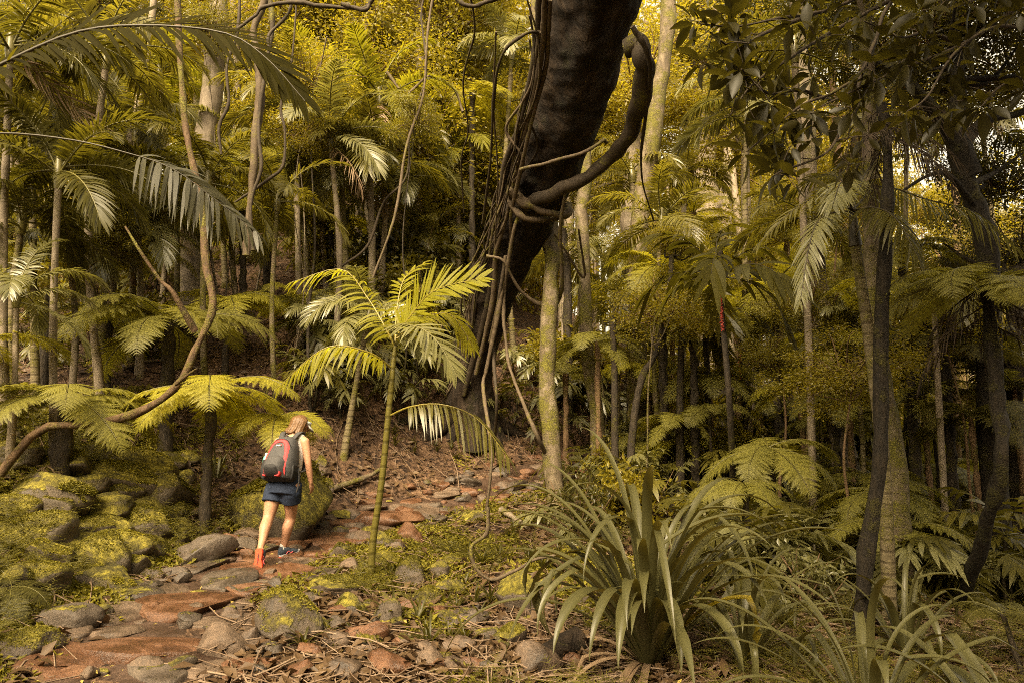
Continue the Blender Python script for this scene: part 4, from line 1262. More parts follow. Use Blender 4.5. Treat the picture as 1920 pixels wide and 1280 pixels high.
T([(1592, 950), (1578, 830), (1560, 720), (1540, 600), (1522, 470), (1508, 300), (1495, 100), (1490, -60)], 10.6, 46, 26, 'bark_grey', label='stout pale-barked trunk left of the dark leaning trunk, lower half mossy', crowns=[(at(1490, -120, 10.6), 1.7, 'canopy_dark')], flare=.45)
T([(1598, 1148), (1612, 1030), (1632, 900), (1648, 760), (1658, 560), (1668, 380), (1664, 260), (1654, 195)], 5.5, 27, 21, 'bark_black', label='near-black slender trunk ending in a hanging ragged skirt, right side', name='tree', amp=.2, flare=.25)
T([(1695, 1060), (1682, 940), (1668, 800), (1655, 660), (1640, 480), (1630, 300), (1625, 60), (1620, -60)], 7.0, 36, 22, 'bark_moss', label='smooth olive trunk with swollen foot behind the ringed palm', crowns=[(at(1620, -100, 7.2), 1.0, 'canopy_dark')], flare=.35)
T([(1862, 1010), (1858, 700), (1852, 480), (1838, 400), (1815, 310), (1795, 230), (1790, 130), (1780, -60)], 8.2, 42, 24, 'bark_black', label='forked tree at the upper right with small dark leaves', amp=.12, crowns=[(at(1760, 40, 8.5), 1.1, 'canopy_dark'), (at(1880, 120, 9), 1.1, 'canopy_dark'), (at(1880, 330, 9.3), .9, 'canopy_dark'), (at(1680, 90, 9), 1.0, 'canopy_dark'), (at(1930, -60, 8), 1.2, 'canopy_dark')],
  limbs=[([at(1822, 330, 8.2), at(1785, 250, 8.2), at(1735, 190, 8.1), at(1690, 140, 8.0), at(1640, 120, 8.0)], .12), ([at(1805, 270, 8.2), at(1850, 225, 8.3), at(1905, 215, 8.4), at(1950, 190, 8.4)], .08), ([at(1838, 400, 8.2), at(1780, 330, 8.0), at(1740, 330, 7.9), at(1690, 360, 7.8)], .04)], sides=18)
T([(362, 545), (375, 420), (390, 300), (402, 150), (410, -40)], 12.5, 46, 34, 'bark_grey', label='grey upright trunk behind the crooked stem at the upper left', crowns=[])
T([(200, 520), (222, 400), (240, 300), (268, 170), (285, 30), (290, -60)], 11, 17, 12, 'bark_pale', label='slim pale trunk leaning right in the upper left palms', crowns=[])
T([(185, 720), (188, 640), (196, 560), (210, 470)], 9.6, 15, 12, 'bark_moss', label='mossy young trunk rising from the fern slope at the left', crowns=[(at(215, 440, 9.6), .6, 'shrub')])
T([(85, 620), (92, 500), (108, 400), (112, 260)], 9.5, 16, 11, 'bark_dark', label='dark trunk among the palms at the far left', crowns=[(at(115, 240, 9.6), .8, 'canopy_dark')])
T([(850, 700), (858, 500), (862, 380), (868, 270), (874, 150), (870, 0)], 19, 30, 22, 'bark_brown', label='brown branching tree in yellow leaves left of the leaning giant', crowns=[(at(840, 120, 19), 2.6, 'canopy'), (at(780, 40, 20), 2.8, 'canopy'), (at(880, 320, 18.5), 1.5, 'canopy'), (at(790, 280, 19.5), 1.9, 'canopy')], limbs=[([at(862, 300, 19), at(830, 260, 18.8), at(800, 200, 18.6), at(770, 170, 18.6)], .12)])
T([(1195, 780), (1192, 600), (1198, 420), (1218, 300), (1236, 170), (1252, 50), (1262, -60)], 13, 38, 28, 'bark_moss', label='tall mossy trunk curving up right of the thick bowed vine', crowns=[])
T([(1330, 700), (1332, 480), (1328, 300), (1322, 150), (1330, 20)], 24, 46, 36, 'bark_pale', label='rough pale tree with gnarled branches right of centre in the distance', crowns=[(at(1350, 20, 24), 2.4, 'canopy'), (at(1285, 100, 25), 1.8, 'canopy')], limbs=[([at(1330, 330, 24), at(1348, 390, 23.6), at(1358, 340, 23.4), at(1366, 250, 23.4)], .18), ([at(1326, 230, 24), at(1300, 160, 23.8), at(1265, 150, 23.6)], .1)], amp=.25)
T([(1368, 720), (1366, 480), (1366, 260), (1360, 100)], 22, 22, 15, 'bark_pale', label='straight pale trunk beside the gnarled distant tree', crowns=[(at(1360, 60, 22), 1.8, 'canopy')])
T([(1590, 760), (1588, 520), (1580, 350), (1566, 200), (1556, 80)], 14, 17, 12, 'bark_brown', label='thin brown trunk rising behind the ringed palm crown', crowns=[(at(1550, 40, 14), 1.6, 'canopy_dark')])
T([(1183, 780), (1186, 600), (1188, 430), (1190, 250)], 15.5, 46, 38, 'bark_grey', look='wide grey', crowns=[(at(1190, 160, 15.5), 1.8, 'canopy')])
T([(1098, 760), (1096, 560), (1090, 300), (1090, 100)], 16, 30, 24, 'bark_grey', look='grey', crowns=[])
T([(1408, 790), (1404, 640), (1400, 450), (1398, 250)], 15, 22, 15, 'bark_grey', look='grey', crowns=[(at(1398, 200, 15), 1.6, 'canopy')])
T([(1060, 740), (1056, 600), (1052, 430)], 14, 20, 16, 'bark_dark', look='dark', crowns=[])
T([(760, 560), (758, 400), (762, 250), (770, 120)], 20, 14, 10, 'bark_grey', look='thin grey', crowns=[(at(770, 100, 20), 1.8, 'canopy')])
T([(1275, 800), (1272, 690), (1276, 575)], 11, 14, 12, 'bark_dark', look='thin dark', crowns=[])
T([(1895, 820), (1900, 640), (1910, 500)], 9, 30, 24, 'bark_dark', look='dark', crowns=[(at(1910, 450, 9.4), .9, 'canopy_dark')])
T([(1770, 860), (1778, 700), (1772, 560)], 11, 14, 10, 'bark_dark', look='thin dark', crowns=[(at(1772, 520, 11), .7, 'canopy_dark')])

# ------------------------------------------------------------------ palms
def hero(root, b, base, mid, tip, n, lmax, wid, mat, stalk='stalk', up=(0, 0, 1), name='frond', label=None, seed=0, **kw):
    C = catmull([base, mid, tip] if not isinstance(mid, list) else [base] + mid + [tip], 18)
    mb = pinnate(C, n, lmax, wid, np.random.default_rng(seed), up=up, **kw)
    o = mb.build(name, [M[mat], M[stalk]], root, b)
    if label: o['label'] = label
    return o

# the bright young palm by the path
pb = on_ground(695, 1086)
Yp = pb[1]
pr = thing('young_palm', 'bright yellow-green young palm with green cane, right of the walking woman', 'palm', pb)
A = lambda x, y, d=0.0: at(x, y, Yp + d)
mb = MB()
C = catmull([pb - np.array([0, 0, .1]), A(700, 1010), A(716, 900), A(728, 780), A(736, 700), A(742, 640)], 60)
q = np.linspace(0, 1, 60)
add_tube(mb, C, np.interp(q, [0, .4, .7, .9, 1], [6.8, 6.0, 5.6, 4.4, 2.8]) / F * Yp * (1 + .03 * (np.sin(q * 75) > .93)), 12, 0)
mb.build('trunk', M['bark_cane'], pr, pb)
top, low = A(741, 650), A(728, 780)
hero(pr, pb, A(744, 630), [A(768, 595, -.05), A(815, 545, -.2)], A(908, 520, -.4), 36, .50, .034, 'palm_bright', 'stalk_yellow', up=nrm(np.array([-.5, -.75, .5])), droop=.05, lift=2, a0=60, a1=30, seed=1, label='brightest upright frond')
hero(pr, pb, top, [A(735, 612, -.15), A(780, 612, -.45), A(820, 640, -.6)], A(856, 702, -.7), 40, .42, .028, 'silver', 'stalk', up=nrm(np.array([.2, -.6, 1.0])), droop=.15, lift=0, a0=75, seed=2, label='silvery frond facing the viewer')
hero(pr, pb, top, [A(720, 610, .0), A(690, 560, .1), A(640, 505, .15)], A(545, 530, .1), 34, .38, .028, 'palm_bright', 'stalk_yellow', up=nrm(np.array([0, -.45, 1.0])), droop=.55, lift=-5, seed=3)
hero(pr, pb, A(735, 690), [A(690, 660, -.2), A(610, 652, -.3)], A(518, 728, -.3), 34, .24, .026, 'palm_bright', 'stalk_yellow', up=nrm(np.array([0, -.5, 1.0])), droop=.9, lift=-15, seed=4)
hero(pr, pb, A(744, 635), [A(790, 600, .1), A(845, 590, .15)], A(888, 650, .1), 30, .34, .028, 'palm_bright', 'stalk_yellow', up=nrm(np.array([0, -.6, .8])), droop=.5, lift=0, seed=5)
hero(pr, pb, low, [A(770, 762, -.1), A(830, 758, -.2), A(895, 785, -.25)], A(955, 860, -.3), 36, .34, .024, 'palm', 'stalk_yellow', up=nrm(np.array([0, -.5, 1.0])), droop=.75, lift=-12, t0=.22, seed=6)
hero(pr, pb, A(741, 640), [A(745, 575, .15), A(760, 520, .3)], A(800, 490, .5), 26, .3, .026, 'palm_bright', 'stalk_yellow', up=nrm(np.array([-.6, -.7, .3])), droop=.2, lift=0, seed=7)

# the ringed palm at the right
rb = on_ground(1668, 1166)
Yr = rb[1]
rr_ = thing('palm', 'ringed slim palm trunk beside the near-black trunk, silvery arching fronds', 'palm', rb)
A = lambda x, y, d=0.0: at(x, y, Yr + d)
C = catmull([rb - np.array([0, 0, .1]), A(1663, 1000), A(1654, 840), A(1638, 700), A(1622, 580), A(1602, 450)], 90)
q = np.linspace(0, 1, 90)
mb = MB(); add_tube(mb, C, np.interp(q, [0, .06, 1], [16, 12.5, 9.5]) / F * Yr * (1 + .03 * np.sin(q * 150)), 14, 0)
mb.build('trunk', M['bark_palm'], rr_, rb)
mb = MB(); C2 = catmull([A(1604, 462), A(1600, 420), A(1598, 385)], 10); add_tube(mb, C2, np.linspace(12, 5, 10) / F * Yr, 12); mb.build('crownshaft', M['stalk_dark'], rr_, rb)
c0 = A(1598, 395)
for k, (mid, tip, mt_, dr, lf) in enumerate((
    ([A(1560, 370, -.1), A(1500, 385, -.2)], A(1420, 460, -.3), 'palm', .5, 10),
    ([A(1545, 405, -.3), A(1520, 450, -.4)], A(1500, 570, -.5), 'silver', .5, 0),
    ([A(1650, 350, .2), A(1740, 375, .2), A(1830, 400, .1)], A(1915, 470, 0), 'silver', .75, -10),
    ([A(1580, 340, .4), A(1540, 330, .7)], A(1470, 370, 1.0), 'palm_dark', .4, 10),
    ([A(1640, 390, -.4), A(1680, 410, -.7)], A(1720, 480, -.9), 'palm_dark', .7, -5),
    ([A(1620, 330, .3), A(1650, 300, .5)], A(1700, 290, .8), 'palm_dark', .4, 15),
    ([A(1585, 350, -.5), A(1575, 345, -.9)], A(1560, 390, -1.2), 'silver', .5, 5),
    ([A(1612, 345, .6), A(1640, 350, 1.0)], A(1690, 420, 1.4), 'palm', .5, 5))):
    hero(rr_, rb, c0, mid, tip, 42, .30, .022, mt_, 'stalk_dark', droop=dr, lift=lf, seed=60 + k)

# fronds of two palms that stand just outside the left edge
def edge_palm(px, Y, label, fr):
    b = below(at(px, 640, Y))
    r = thing('edge_palm', label, 'palm', b)
    c = fr[0][0][0]
    mb = MB(); C = catmull([b - np.array([0, 0, .2]), (b + c) / 2 + np.array([-.05, 0, 0]), c - np.array([.02, 0, .02])], 40); add_tube(mb, C, .06, 12); mb.build('trunk', M['bark_palm'], r, b)
    for k, (P, mt_, lm, wd, kw) in enumerate(fr):
        CC = catmull(P, 26)
        o = pinnate(CC, kw.pop('n', 38), lm, wd, np.random.default_rng(px + 500 + k), mb=None, **kw).build('frond', [M[mt_], M['stalk_dark']], r, b)
    return r
B3 = lambda x, y, d=0.0: at(x, y, 3.6 + d)
edge_palm(-230, 3.6, 'palm off the left edge whose dark frond arches across the top left corner', [
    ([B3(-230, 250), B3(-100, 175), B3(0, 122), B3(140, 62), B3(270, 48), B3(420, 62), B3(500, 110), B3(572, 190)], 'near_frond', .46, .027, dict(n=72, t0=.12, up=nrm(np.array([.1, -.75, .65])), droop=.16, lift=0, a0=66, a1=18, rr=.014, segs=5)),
    ([B3(-230, 250), B3(-150, 180, -.5), B3(-120, 190, -1)], 'palm_dark', .4, .034, dict(droop=.5)),
    ([B3(-230, 250), B3(-200, 60, .4), B3(-60, -60, .8), B3(60, -40, 1.0)], 'palm_dark', .4, .034, dict(droop=.5))])
B4 = lambda x, y, d=0.0: at(x, y, 4.3 + d)
edge_palm(-330, 4.3, 'palm off the left edge with a silvery drooping frond below the dark one', [
    ([B4(-330, 330), B4(-150, 262), B4(0, 250), B4(130, 262), B4(230, 285), B4(320, 315), B4(400, 372), B4(485, 440)], 'near_silver', .34, .026, dict(n=46, t0=.62, up=nrm(np.array([.1, -.6, .8])), droop=.55, lift=-4, a0=64, a1=22, rr=.010, segs=5, gap=.1, twist=.4, prof=lambda q: .75 + .35 * q - .8 * q ** 2)),
    ([B4(-330, 330), B4(-250, 220, -.6), B4(-200, 260, -1.2)], 'palm_dark', .3, .03, dict(droop=.6))])

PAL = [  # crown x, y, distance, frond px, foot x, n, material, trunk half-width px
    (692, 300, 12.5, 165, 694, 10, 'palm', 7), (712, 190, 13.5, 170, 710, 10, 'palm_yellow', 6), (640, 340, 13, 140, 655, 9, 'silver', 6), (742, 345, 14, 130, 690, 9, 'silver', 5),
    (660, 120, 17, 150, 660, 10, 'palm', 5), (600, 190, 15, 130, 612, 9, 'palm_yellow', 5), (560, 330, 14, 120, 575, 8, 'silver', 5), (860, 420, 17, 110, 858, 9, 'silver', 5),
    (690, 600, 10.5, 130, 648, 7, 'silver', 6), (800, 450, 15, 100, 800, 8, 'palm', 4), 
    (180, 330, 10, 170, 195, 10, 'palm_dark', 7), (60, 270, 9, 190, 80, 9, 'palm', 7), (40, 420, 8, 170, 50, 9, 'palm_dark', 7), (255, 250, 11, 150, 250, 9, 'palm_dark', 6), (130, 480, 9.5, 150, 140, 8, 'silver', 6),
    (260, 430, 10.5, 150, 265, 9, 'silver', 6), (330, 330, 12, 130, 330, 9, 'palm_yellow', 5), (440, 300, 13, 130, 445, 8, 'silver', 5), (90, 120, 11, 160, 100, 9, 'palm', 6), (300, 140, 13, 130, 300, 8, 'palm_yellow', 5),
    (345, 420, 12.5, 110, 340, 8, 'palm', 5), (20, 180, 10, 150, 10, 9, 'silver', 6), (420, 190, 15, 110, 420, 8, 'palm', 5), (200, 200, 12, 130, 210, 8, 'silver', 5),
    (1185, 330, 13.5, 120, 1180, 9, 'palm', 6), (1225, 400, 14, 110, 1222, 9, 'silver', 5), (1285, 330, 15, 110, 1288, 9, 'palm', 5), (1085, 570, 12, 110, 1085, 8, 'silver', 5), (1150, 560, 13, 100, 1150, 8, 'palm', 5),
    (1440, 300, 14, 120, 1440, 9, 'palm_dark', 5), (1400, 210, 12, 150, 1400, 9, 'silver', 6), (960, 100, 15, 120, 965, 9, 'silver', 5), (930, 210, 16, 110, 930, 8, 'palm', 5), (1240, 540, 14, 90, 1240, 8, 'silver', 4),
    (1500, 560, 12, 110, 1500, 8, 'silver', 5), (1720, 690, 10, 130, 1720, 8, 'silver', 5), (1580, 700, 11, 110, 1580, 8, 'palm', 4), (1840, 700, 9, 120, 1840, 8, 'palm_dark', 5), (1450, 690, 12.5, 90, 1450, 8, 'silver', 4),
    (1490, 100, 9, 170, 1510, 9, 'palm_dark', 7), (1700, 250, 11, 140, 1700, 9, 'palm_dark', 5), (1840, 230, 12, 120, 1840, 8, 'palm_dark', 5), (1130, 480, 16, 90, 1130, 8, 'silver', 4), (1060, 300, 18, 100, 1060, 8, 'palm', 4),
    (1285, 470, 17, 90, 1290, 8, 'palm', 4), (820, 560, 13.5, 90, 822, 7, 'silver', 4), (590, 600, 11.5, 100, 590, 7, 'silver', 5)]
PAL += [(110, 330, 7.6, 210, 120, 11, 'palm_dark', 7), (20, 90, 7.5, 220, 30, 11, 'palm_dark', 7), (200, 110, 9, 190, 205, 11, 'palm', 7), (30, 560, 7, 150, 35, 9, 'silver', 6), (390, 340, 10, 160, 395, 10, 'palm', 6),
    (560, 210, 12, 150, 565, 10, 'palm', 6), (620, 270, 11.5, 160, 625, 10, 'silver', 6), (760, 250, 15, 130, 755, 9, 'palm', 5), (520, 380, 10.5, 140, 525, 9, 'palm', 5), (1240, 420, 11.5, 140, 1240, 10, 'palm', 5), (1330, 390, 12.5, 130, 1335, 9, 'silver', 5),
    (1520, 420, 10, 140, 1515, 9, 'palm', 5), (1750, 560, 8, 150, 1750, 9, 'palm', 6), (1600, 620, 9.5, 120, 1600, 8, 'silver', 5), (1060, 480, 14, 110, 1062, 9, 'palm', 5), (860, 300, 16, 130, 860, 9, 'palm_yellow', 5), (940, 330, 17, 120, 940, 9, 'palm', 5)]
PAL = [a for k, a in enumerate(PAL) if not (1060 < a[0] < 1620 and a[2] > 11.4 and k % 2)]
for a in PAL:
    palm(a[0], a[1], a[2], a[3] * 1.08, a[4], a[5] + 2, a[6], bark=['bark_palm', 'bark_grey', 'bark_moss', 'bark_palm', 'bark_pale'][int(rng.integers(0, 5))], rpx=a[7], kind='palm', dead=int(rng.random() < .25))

# walking-stick palms with broad leaflets
palm(1348, 530, 8.6, 150, n=11, mat='palm_dark', bark='bark_dark', rpx=6, kind='broad', label='slim walking-stick palm with broad dark leaflets and a red fruit string', mid=[(1368, 760, 8.4)], base=on_ground(1378, 1000), stalk='stalk_dark', emin=-10)
palm(1322, 600, 11.5, 110, n=9, mat='palm_dark', bark='bark_dark', rpx=7, kind='broad', label='dark walking-stick palm behind the one with the red fruit string', stalk='stalk_dark', emin=0)
palm(1392, 620, 12.5, 90, n=8, mat='palm', bark='bark_dark', rpx=6, kind='broad', label='farther walking-stick palm with a long red fruit spike', stalk='stalk_dark', emin=0)
def fruit(pxs, Y, rpx, label):
    C = catmull([at(p[0], p[1], Y) for p in pxs], 70)
    mb = MB()
    r = np.random.default_rng(9)
    V0, F0 = ico(1)
    add_tube(mb, C, 2 / F * Y * .5, 5, 0)
    for c in C[8:]:
        for k in range(3):
            mb.add(V0 * rpx / F * Y + c + r.normal(0, 1.3, 3) / F * Y, F0)
    tag(mb.build('fruit_string', M['fruit'], None, C[0]), label, 'fruit')
M['fruit'] = plain('red_fruit', (0.30, 0.035, 0.02), 0.35, .5)
fruit([(1349, 545), (1352, 570), (1355, 620)], 8.35, 1.3, 'short string of red fruit on the slim walking-stick palm')
fruit([(1389, 640), (1388, 670), (1388, 722)], 12.3, 1.7, 'long straight string of red fruit hanging in the right middle distance')

# understory palms on the slope
def understory(px, py, sz, mat='silver', noun='understory palm', Y=None):
    p = on_ground(px, py) if Y is None else below(at(px, 640, Y))
    if Y is not None: sz = sz * 9.0 / Y
    t = pix(p)[2]
    L = sz / F * t
    h = rng.uniform(.2, .9) * L
    root = thing('understory_palm', None, 'palm', p)
    c = np.array([rng.normal(0, .05), rng.normal(0, .05), h])
    mb = MB(); add_tube(mb, catmull([np.array([0, 0, -.05]), c * .5 + rng.normal(0, .02, 3), c], 8), .012 + .01 * L, 6); mb.build('stem', M['stalk_dark'], root, (0, 0, 0))
    a = rng.uniform(0, 6.28)
    for i in range(int(rng.integers(6, 10))):
        e = [65, 50, 35, 20, 5][int(rng.integers(0, 5))]
        put_frond(root, c, a + i * 2.4, e, L * rng.uniform(.8, 1.15), mat, 'stalk', 'under', rng.normal(0, .25), int(rng.integers(0, 3)))
    auto(root, ('large ' if sz > 75 else 'small ' if sz < 52 else '') + {'silver': 'silvery', 'palm': 'green', 'palm_dark': 'dark', 'palm_bright': 'yellow'}[mat], noun, noun + 's', p + c, 'palm', 'understory palms')
U = [((620, 430, 960, 620), 26), ((20, 400, 560, 520), 18), ((560, 640, 880, 800), 26), ((950, 660, 1140, 850), 20), ((1140, 640, 1500, 760), 8), ((0, 520, 330, 700), 16), ((330, 440, 620, 560), 6), ((620, 470, 860, 640), 14), ((1700, 880, 1910, 1000), 6), ((20, 640, 140, 720), 3)]
for (x0, y0, x1, y1), k in U:
    for i in range(k):
        understory(rng.uniform(x0, x1), rng.uniform(y0, y1), rng.uniform(40, 95), ['silver', 'silver', 'silver', 'palm', 'palm_dark'][int(rng.integers(0, 5))])

for i in range(105):
    Y = 6.6 + 8.0 * rng.random() ** 1.1
    lo = 1060 if Y > 9 else 1290
    understory(rng.uniform(lo, 1915), 0, rng.uniform(70, 135), ['silver', 'palm_dark', 'palm', 'silver', 'palm_dark'][i % 5], Y=Y)

# ------------------------------------------------------------------ tree ferns
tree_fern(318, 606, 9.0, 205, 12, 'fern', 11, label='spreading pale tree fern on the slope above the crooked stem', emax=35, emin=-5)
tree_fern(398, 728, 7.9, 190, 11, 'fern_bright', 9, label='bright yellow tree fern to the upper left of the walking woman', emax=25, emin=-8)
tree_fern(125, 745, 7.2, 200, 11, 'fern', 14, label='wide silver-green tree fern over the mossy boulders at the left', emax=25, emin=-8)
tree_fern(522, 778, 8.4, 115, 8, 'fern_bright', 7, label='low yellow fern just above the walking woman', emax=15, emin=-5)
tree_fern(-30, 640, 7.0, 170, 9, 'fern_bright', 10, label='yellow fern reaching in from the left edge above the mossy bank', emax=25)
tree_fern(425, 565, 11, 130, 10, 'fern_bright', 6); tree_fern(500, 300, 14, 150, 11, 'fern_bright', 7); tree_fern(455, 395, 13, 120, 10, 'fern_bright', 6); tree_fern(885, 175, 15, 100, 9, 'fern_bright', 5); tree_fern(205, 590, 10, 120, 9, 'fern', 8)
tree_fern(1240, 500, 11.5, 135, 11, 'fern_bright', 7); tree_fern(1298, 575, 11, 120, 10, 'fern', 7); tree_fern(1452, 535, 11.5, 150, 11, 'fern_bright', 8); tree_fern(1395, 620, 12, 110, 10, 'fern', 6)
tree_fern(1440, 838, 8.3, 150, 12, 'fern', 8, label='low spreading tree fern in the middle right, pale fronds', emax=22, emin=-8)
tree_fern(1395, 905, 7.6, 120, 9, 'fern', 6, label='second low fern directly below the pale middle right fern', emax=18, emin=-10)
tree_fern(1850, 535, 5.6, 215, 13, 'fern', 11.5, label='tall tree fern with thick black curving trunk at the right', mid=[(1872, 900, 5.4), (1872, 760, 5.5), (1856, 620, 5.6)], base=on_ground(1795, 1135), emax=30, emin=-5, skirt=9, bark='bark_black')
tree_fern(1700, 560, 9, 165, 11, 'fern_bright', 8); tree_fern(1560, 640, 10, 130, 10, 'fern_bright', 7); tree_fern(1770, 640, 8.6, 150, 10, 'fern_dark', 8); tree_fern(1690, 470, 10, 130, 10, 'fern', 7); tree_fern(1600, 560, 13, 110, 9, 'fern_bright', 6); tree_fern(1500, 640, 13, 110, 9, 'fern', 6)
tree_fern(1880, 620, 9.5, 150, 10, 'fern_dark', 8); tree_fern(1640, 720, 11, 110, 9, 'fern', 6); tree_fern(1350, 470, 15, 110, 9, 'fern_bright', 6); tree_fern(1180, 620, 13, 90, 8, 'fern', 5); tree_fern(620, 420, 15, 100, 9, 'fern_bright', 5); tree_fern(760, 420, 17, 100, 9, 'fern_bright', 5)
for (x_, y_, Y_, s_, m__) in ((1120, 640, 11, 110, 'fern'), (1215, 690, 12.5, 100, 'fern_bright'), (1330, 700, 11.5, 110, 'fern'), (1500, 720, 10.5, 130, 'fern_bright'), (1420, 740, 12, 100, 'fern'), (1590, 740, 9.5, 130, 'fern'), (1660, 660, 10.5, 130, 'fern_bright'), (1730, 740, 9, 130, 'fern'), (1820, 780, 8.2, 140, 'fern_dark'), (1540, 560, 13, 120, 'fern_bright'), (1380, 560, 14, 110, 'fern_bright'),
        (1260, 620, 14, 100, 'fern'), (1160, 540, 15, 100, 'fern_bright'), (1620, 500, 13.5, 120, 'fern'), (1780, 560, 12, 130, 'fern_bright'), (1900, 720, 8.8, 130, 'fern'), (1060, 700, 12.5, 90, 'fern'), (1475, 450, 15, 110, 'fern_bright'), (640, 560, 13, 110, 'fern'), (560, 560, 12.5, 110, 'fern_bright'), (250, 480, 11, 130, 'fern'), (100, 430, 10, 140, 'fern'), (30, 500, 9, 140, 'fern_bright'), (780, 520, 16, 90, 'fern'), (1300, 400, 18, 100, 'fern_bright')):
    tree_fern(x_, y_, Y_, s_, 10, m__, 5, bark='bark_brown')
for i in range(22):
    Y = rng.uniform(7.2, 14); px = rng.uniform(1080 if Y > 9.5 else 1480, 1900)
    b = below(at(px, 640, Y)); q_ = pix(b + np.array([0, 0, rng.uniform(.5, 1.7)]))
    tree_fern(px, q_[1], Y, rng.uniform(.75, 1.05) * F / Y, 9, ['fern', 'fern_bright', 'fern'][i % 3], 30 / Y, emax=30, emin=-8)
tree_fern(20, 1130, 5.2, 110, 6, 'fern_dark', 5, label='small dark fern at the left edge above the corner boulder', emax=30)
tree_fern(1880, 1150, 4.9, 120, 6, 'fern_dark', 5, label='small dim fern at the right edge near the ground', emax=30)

# hanging ragged skirt on the near-black trunk
sk = at(1655, 195, 5.5)
ro = thing('frond_skirt', 'ragged skirt of dead fronds hanging from the near-black trunk top', 'dead fronds', sk)
for i in range(16):
    put_frond(ro, (0, 0, -.02 * i), i * 2.4, [-30, -10][i % 4 == 0], rng.uniform(.35, .8), 'skirt', 'skirt', 'dead', rng.normal(0, .4), i % 3, 'dead_frond')
for i in range(7):
    put_frond(ro, (0, 0, .05), i * 2.4 + 1, [50, 35, 65][i % 3], rng.uniform(.3, .5), 'canopy_dark', 'skirt', 'thin', rng.normal(0, .4), i % 3, 'frond')

# ------------------------------------------------------------------ strap-leaved lilies
def lily(b, leaves, label, seed, mat='strap', scale=1.0):
    r = np.random.default_rng(seed)
    root = thing('strap_lily', label, 'lily', b)
    for (az, e0, L, bend, pw, w, mt_) in leaves:
        C = arc_curve(L, e0, bend, 26, pw, r.normal(0, .05))
        if r.random() < .3:                      # folded by its own weight
            k0 = int(r.integers(11, 19)); an = math.radians(r.uniform(30, 80))
            dv = C[k0:] - C[k0]
            C[k0:] = C[k0] + np.stack([dv[:, 0] * math.cos(an) + dv[:, 2] * math.sin(an), dv[:, 1], -dv[:, 0] * math.sin(an) + dv[:, 2] * math.cos(an)], -1)
        C[:, 0] += .05
        c, s = math.cos(az), math.sin(az)
        C = C @ np.array([[c, -s, 0], [s, c, 0], [0, 0, 1]]).T
        C[:, 2] += .05
        C[:, 2] = np.maximum(C[:, 2], 0.01 + .02 * r.random())
        mb = MB(); strap_leaf(C, w, mb, chan=r.uniform(.12, .26)); mb.build('leaf', M[mt_ or mat], root, (0, 0, 0))
    return root
r = np.random.default_rng(71)
lb = on_ground(1218, 1262)
LV = []
for i in range(72):
    az = i * 2.4 + r.normal(0, .2)
    f = i / 72
    L = r.uniform(1.2, 2.0)
    LV.append((az, 88 - 42 * f + r.normal(0, 5), L, r.uniform(80, 160), r.uniform(1.6, 3.2), r.uniform(.045, .075), 'strap'))
LV += [(-1.9, 64, 1.5, 150, 1.9, .098, 'strap'), (-1.55, 68, 1.35, 160, 1.8, .095, 'strap'), (-1.2, 66, 1.3, 165, 1.8, .09, 'strap'), (-2.25, 60, 1.5, 140, 2.0, .1, 'strap'), (-.75, 55, 1.3, 140, 2.4, .10, 'strap_yellow'), (-2.7, 58, 1.45, 140, 2.1, .09, 'strap'), (-1.0, 72, 1.45, 150, 2.3, .09, 'strap'), (3.0, 66, 1.5, 130, 2.0, .1, 'strap'), (2.6, 70, 1.6, 120, 2.0, .1, 'strap')]
LV += [(rr0, 30, r.uniform(.6, .9), 90, 1.2, .05, 'dead_frond') for rr0 in r.uniform(0, 6.28, 8)]
lily(lb, LV, 'big wet strap-leaved clump in the right foreground with one yellow leaf', 72)
def quick_lily(p, n, L0, label, seed, w=.07, emin=45, azc=None, spread=3.2):
    r = np.random.default_rng(seed)
    lily(p, [((i * 2.4 if azc is None else azc + r.uniform(-spread, spread)) + r.normal(0, .2), 88 - (88 - emin) * i / n + r.normal(0, 5), L0 * r.uniform(.8, 1.25), r.uniform(70, 150), r.uniform(1.4, 3), w * r.uniform(.7, 1.2), None) for i in range(n)], label, seed + 1)
quick_lily(on_ground(1135, 985), 26, 1.0, 'second strap-leaved clump standing behind the big wet one', 81, .06)
quick_lily(on_ground(1290, 1000), 16, .8, 'smaller strap-leaved clump to the rear right of the big wet one', 83, .05)
quick_lily(on_ground(1700, 1240), 26, .8, 'spreading dim strap-leaved plant between the bottom clumps at the lower right', 91, .045, 25)
quick_lily(on_ground(1400, 1250), 20, .9, 'dark strap-leaved plant tucked against the right side of the big wet clump', 93, .05, 30)
quick_lily(below(at(1880, 700, 3.5)), 18, 1.0, 'strap-leaved clump in the bottom right corner', 85, .085)
quick_lily(below(at(1600, 700, 3.75)), 22, 1.0, 'low dark strap-leaved clump along the bottom edge right of centre', 87, .05, 30)
quick_lily(on_ground(405, 905), 12, .45, 'tuft of upright grassy leaves left of the biggest mossy boulder', 89, .03, 60)

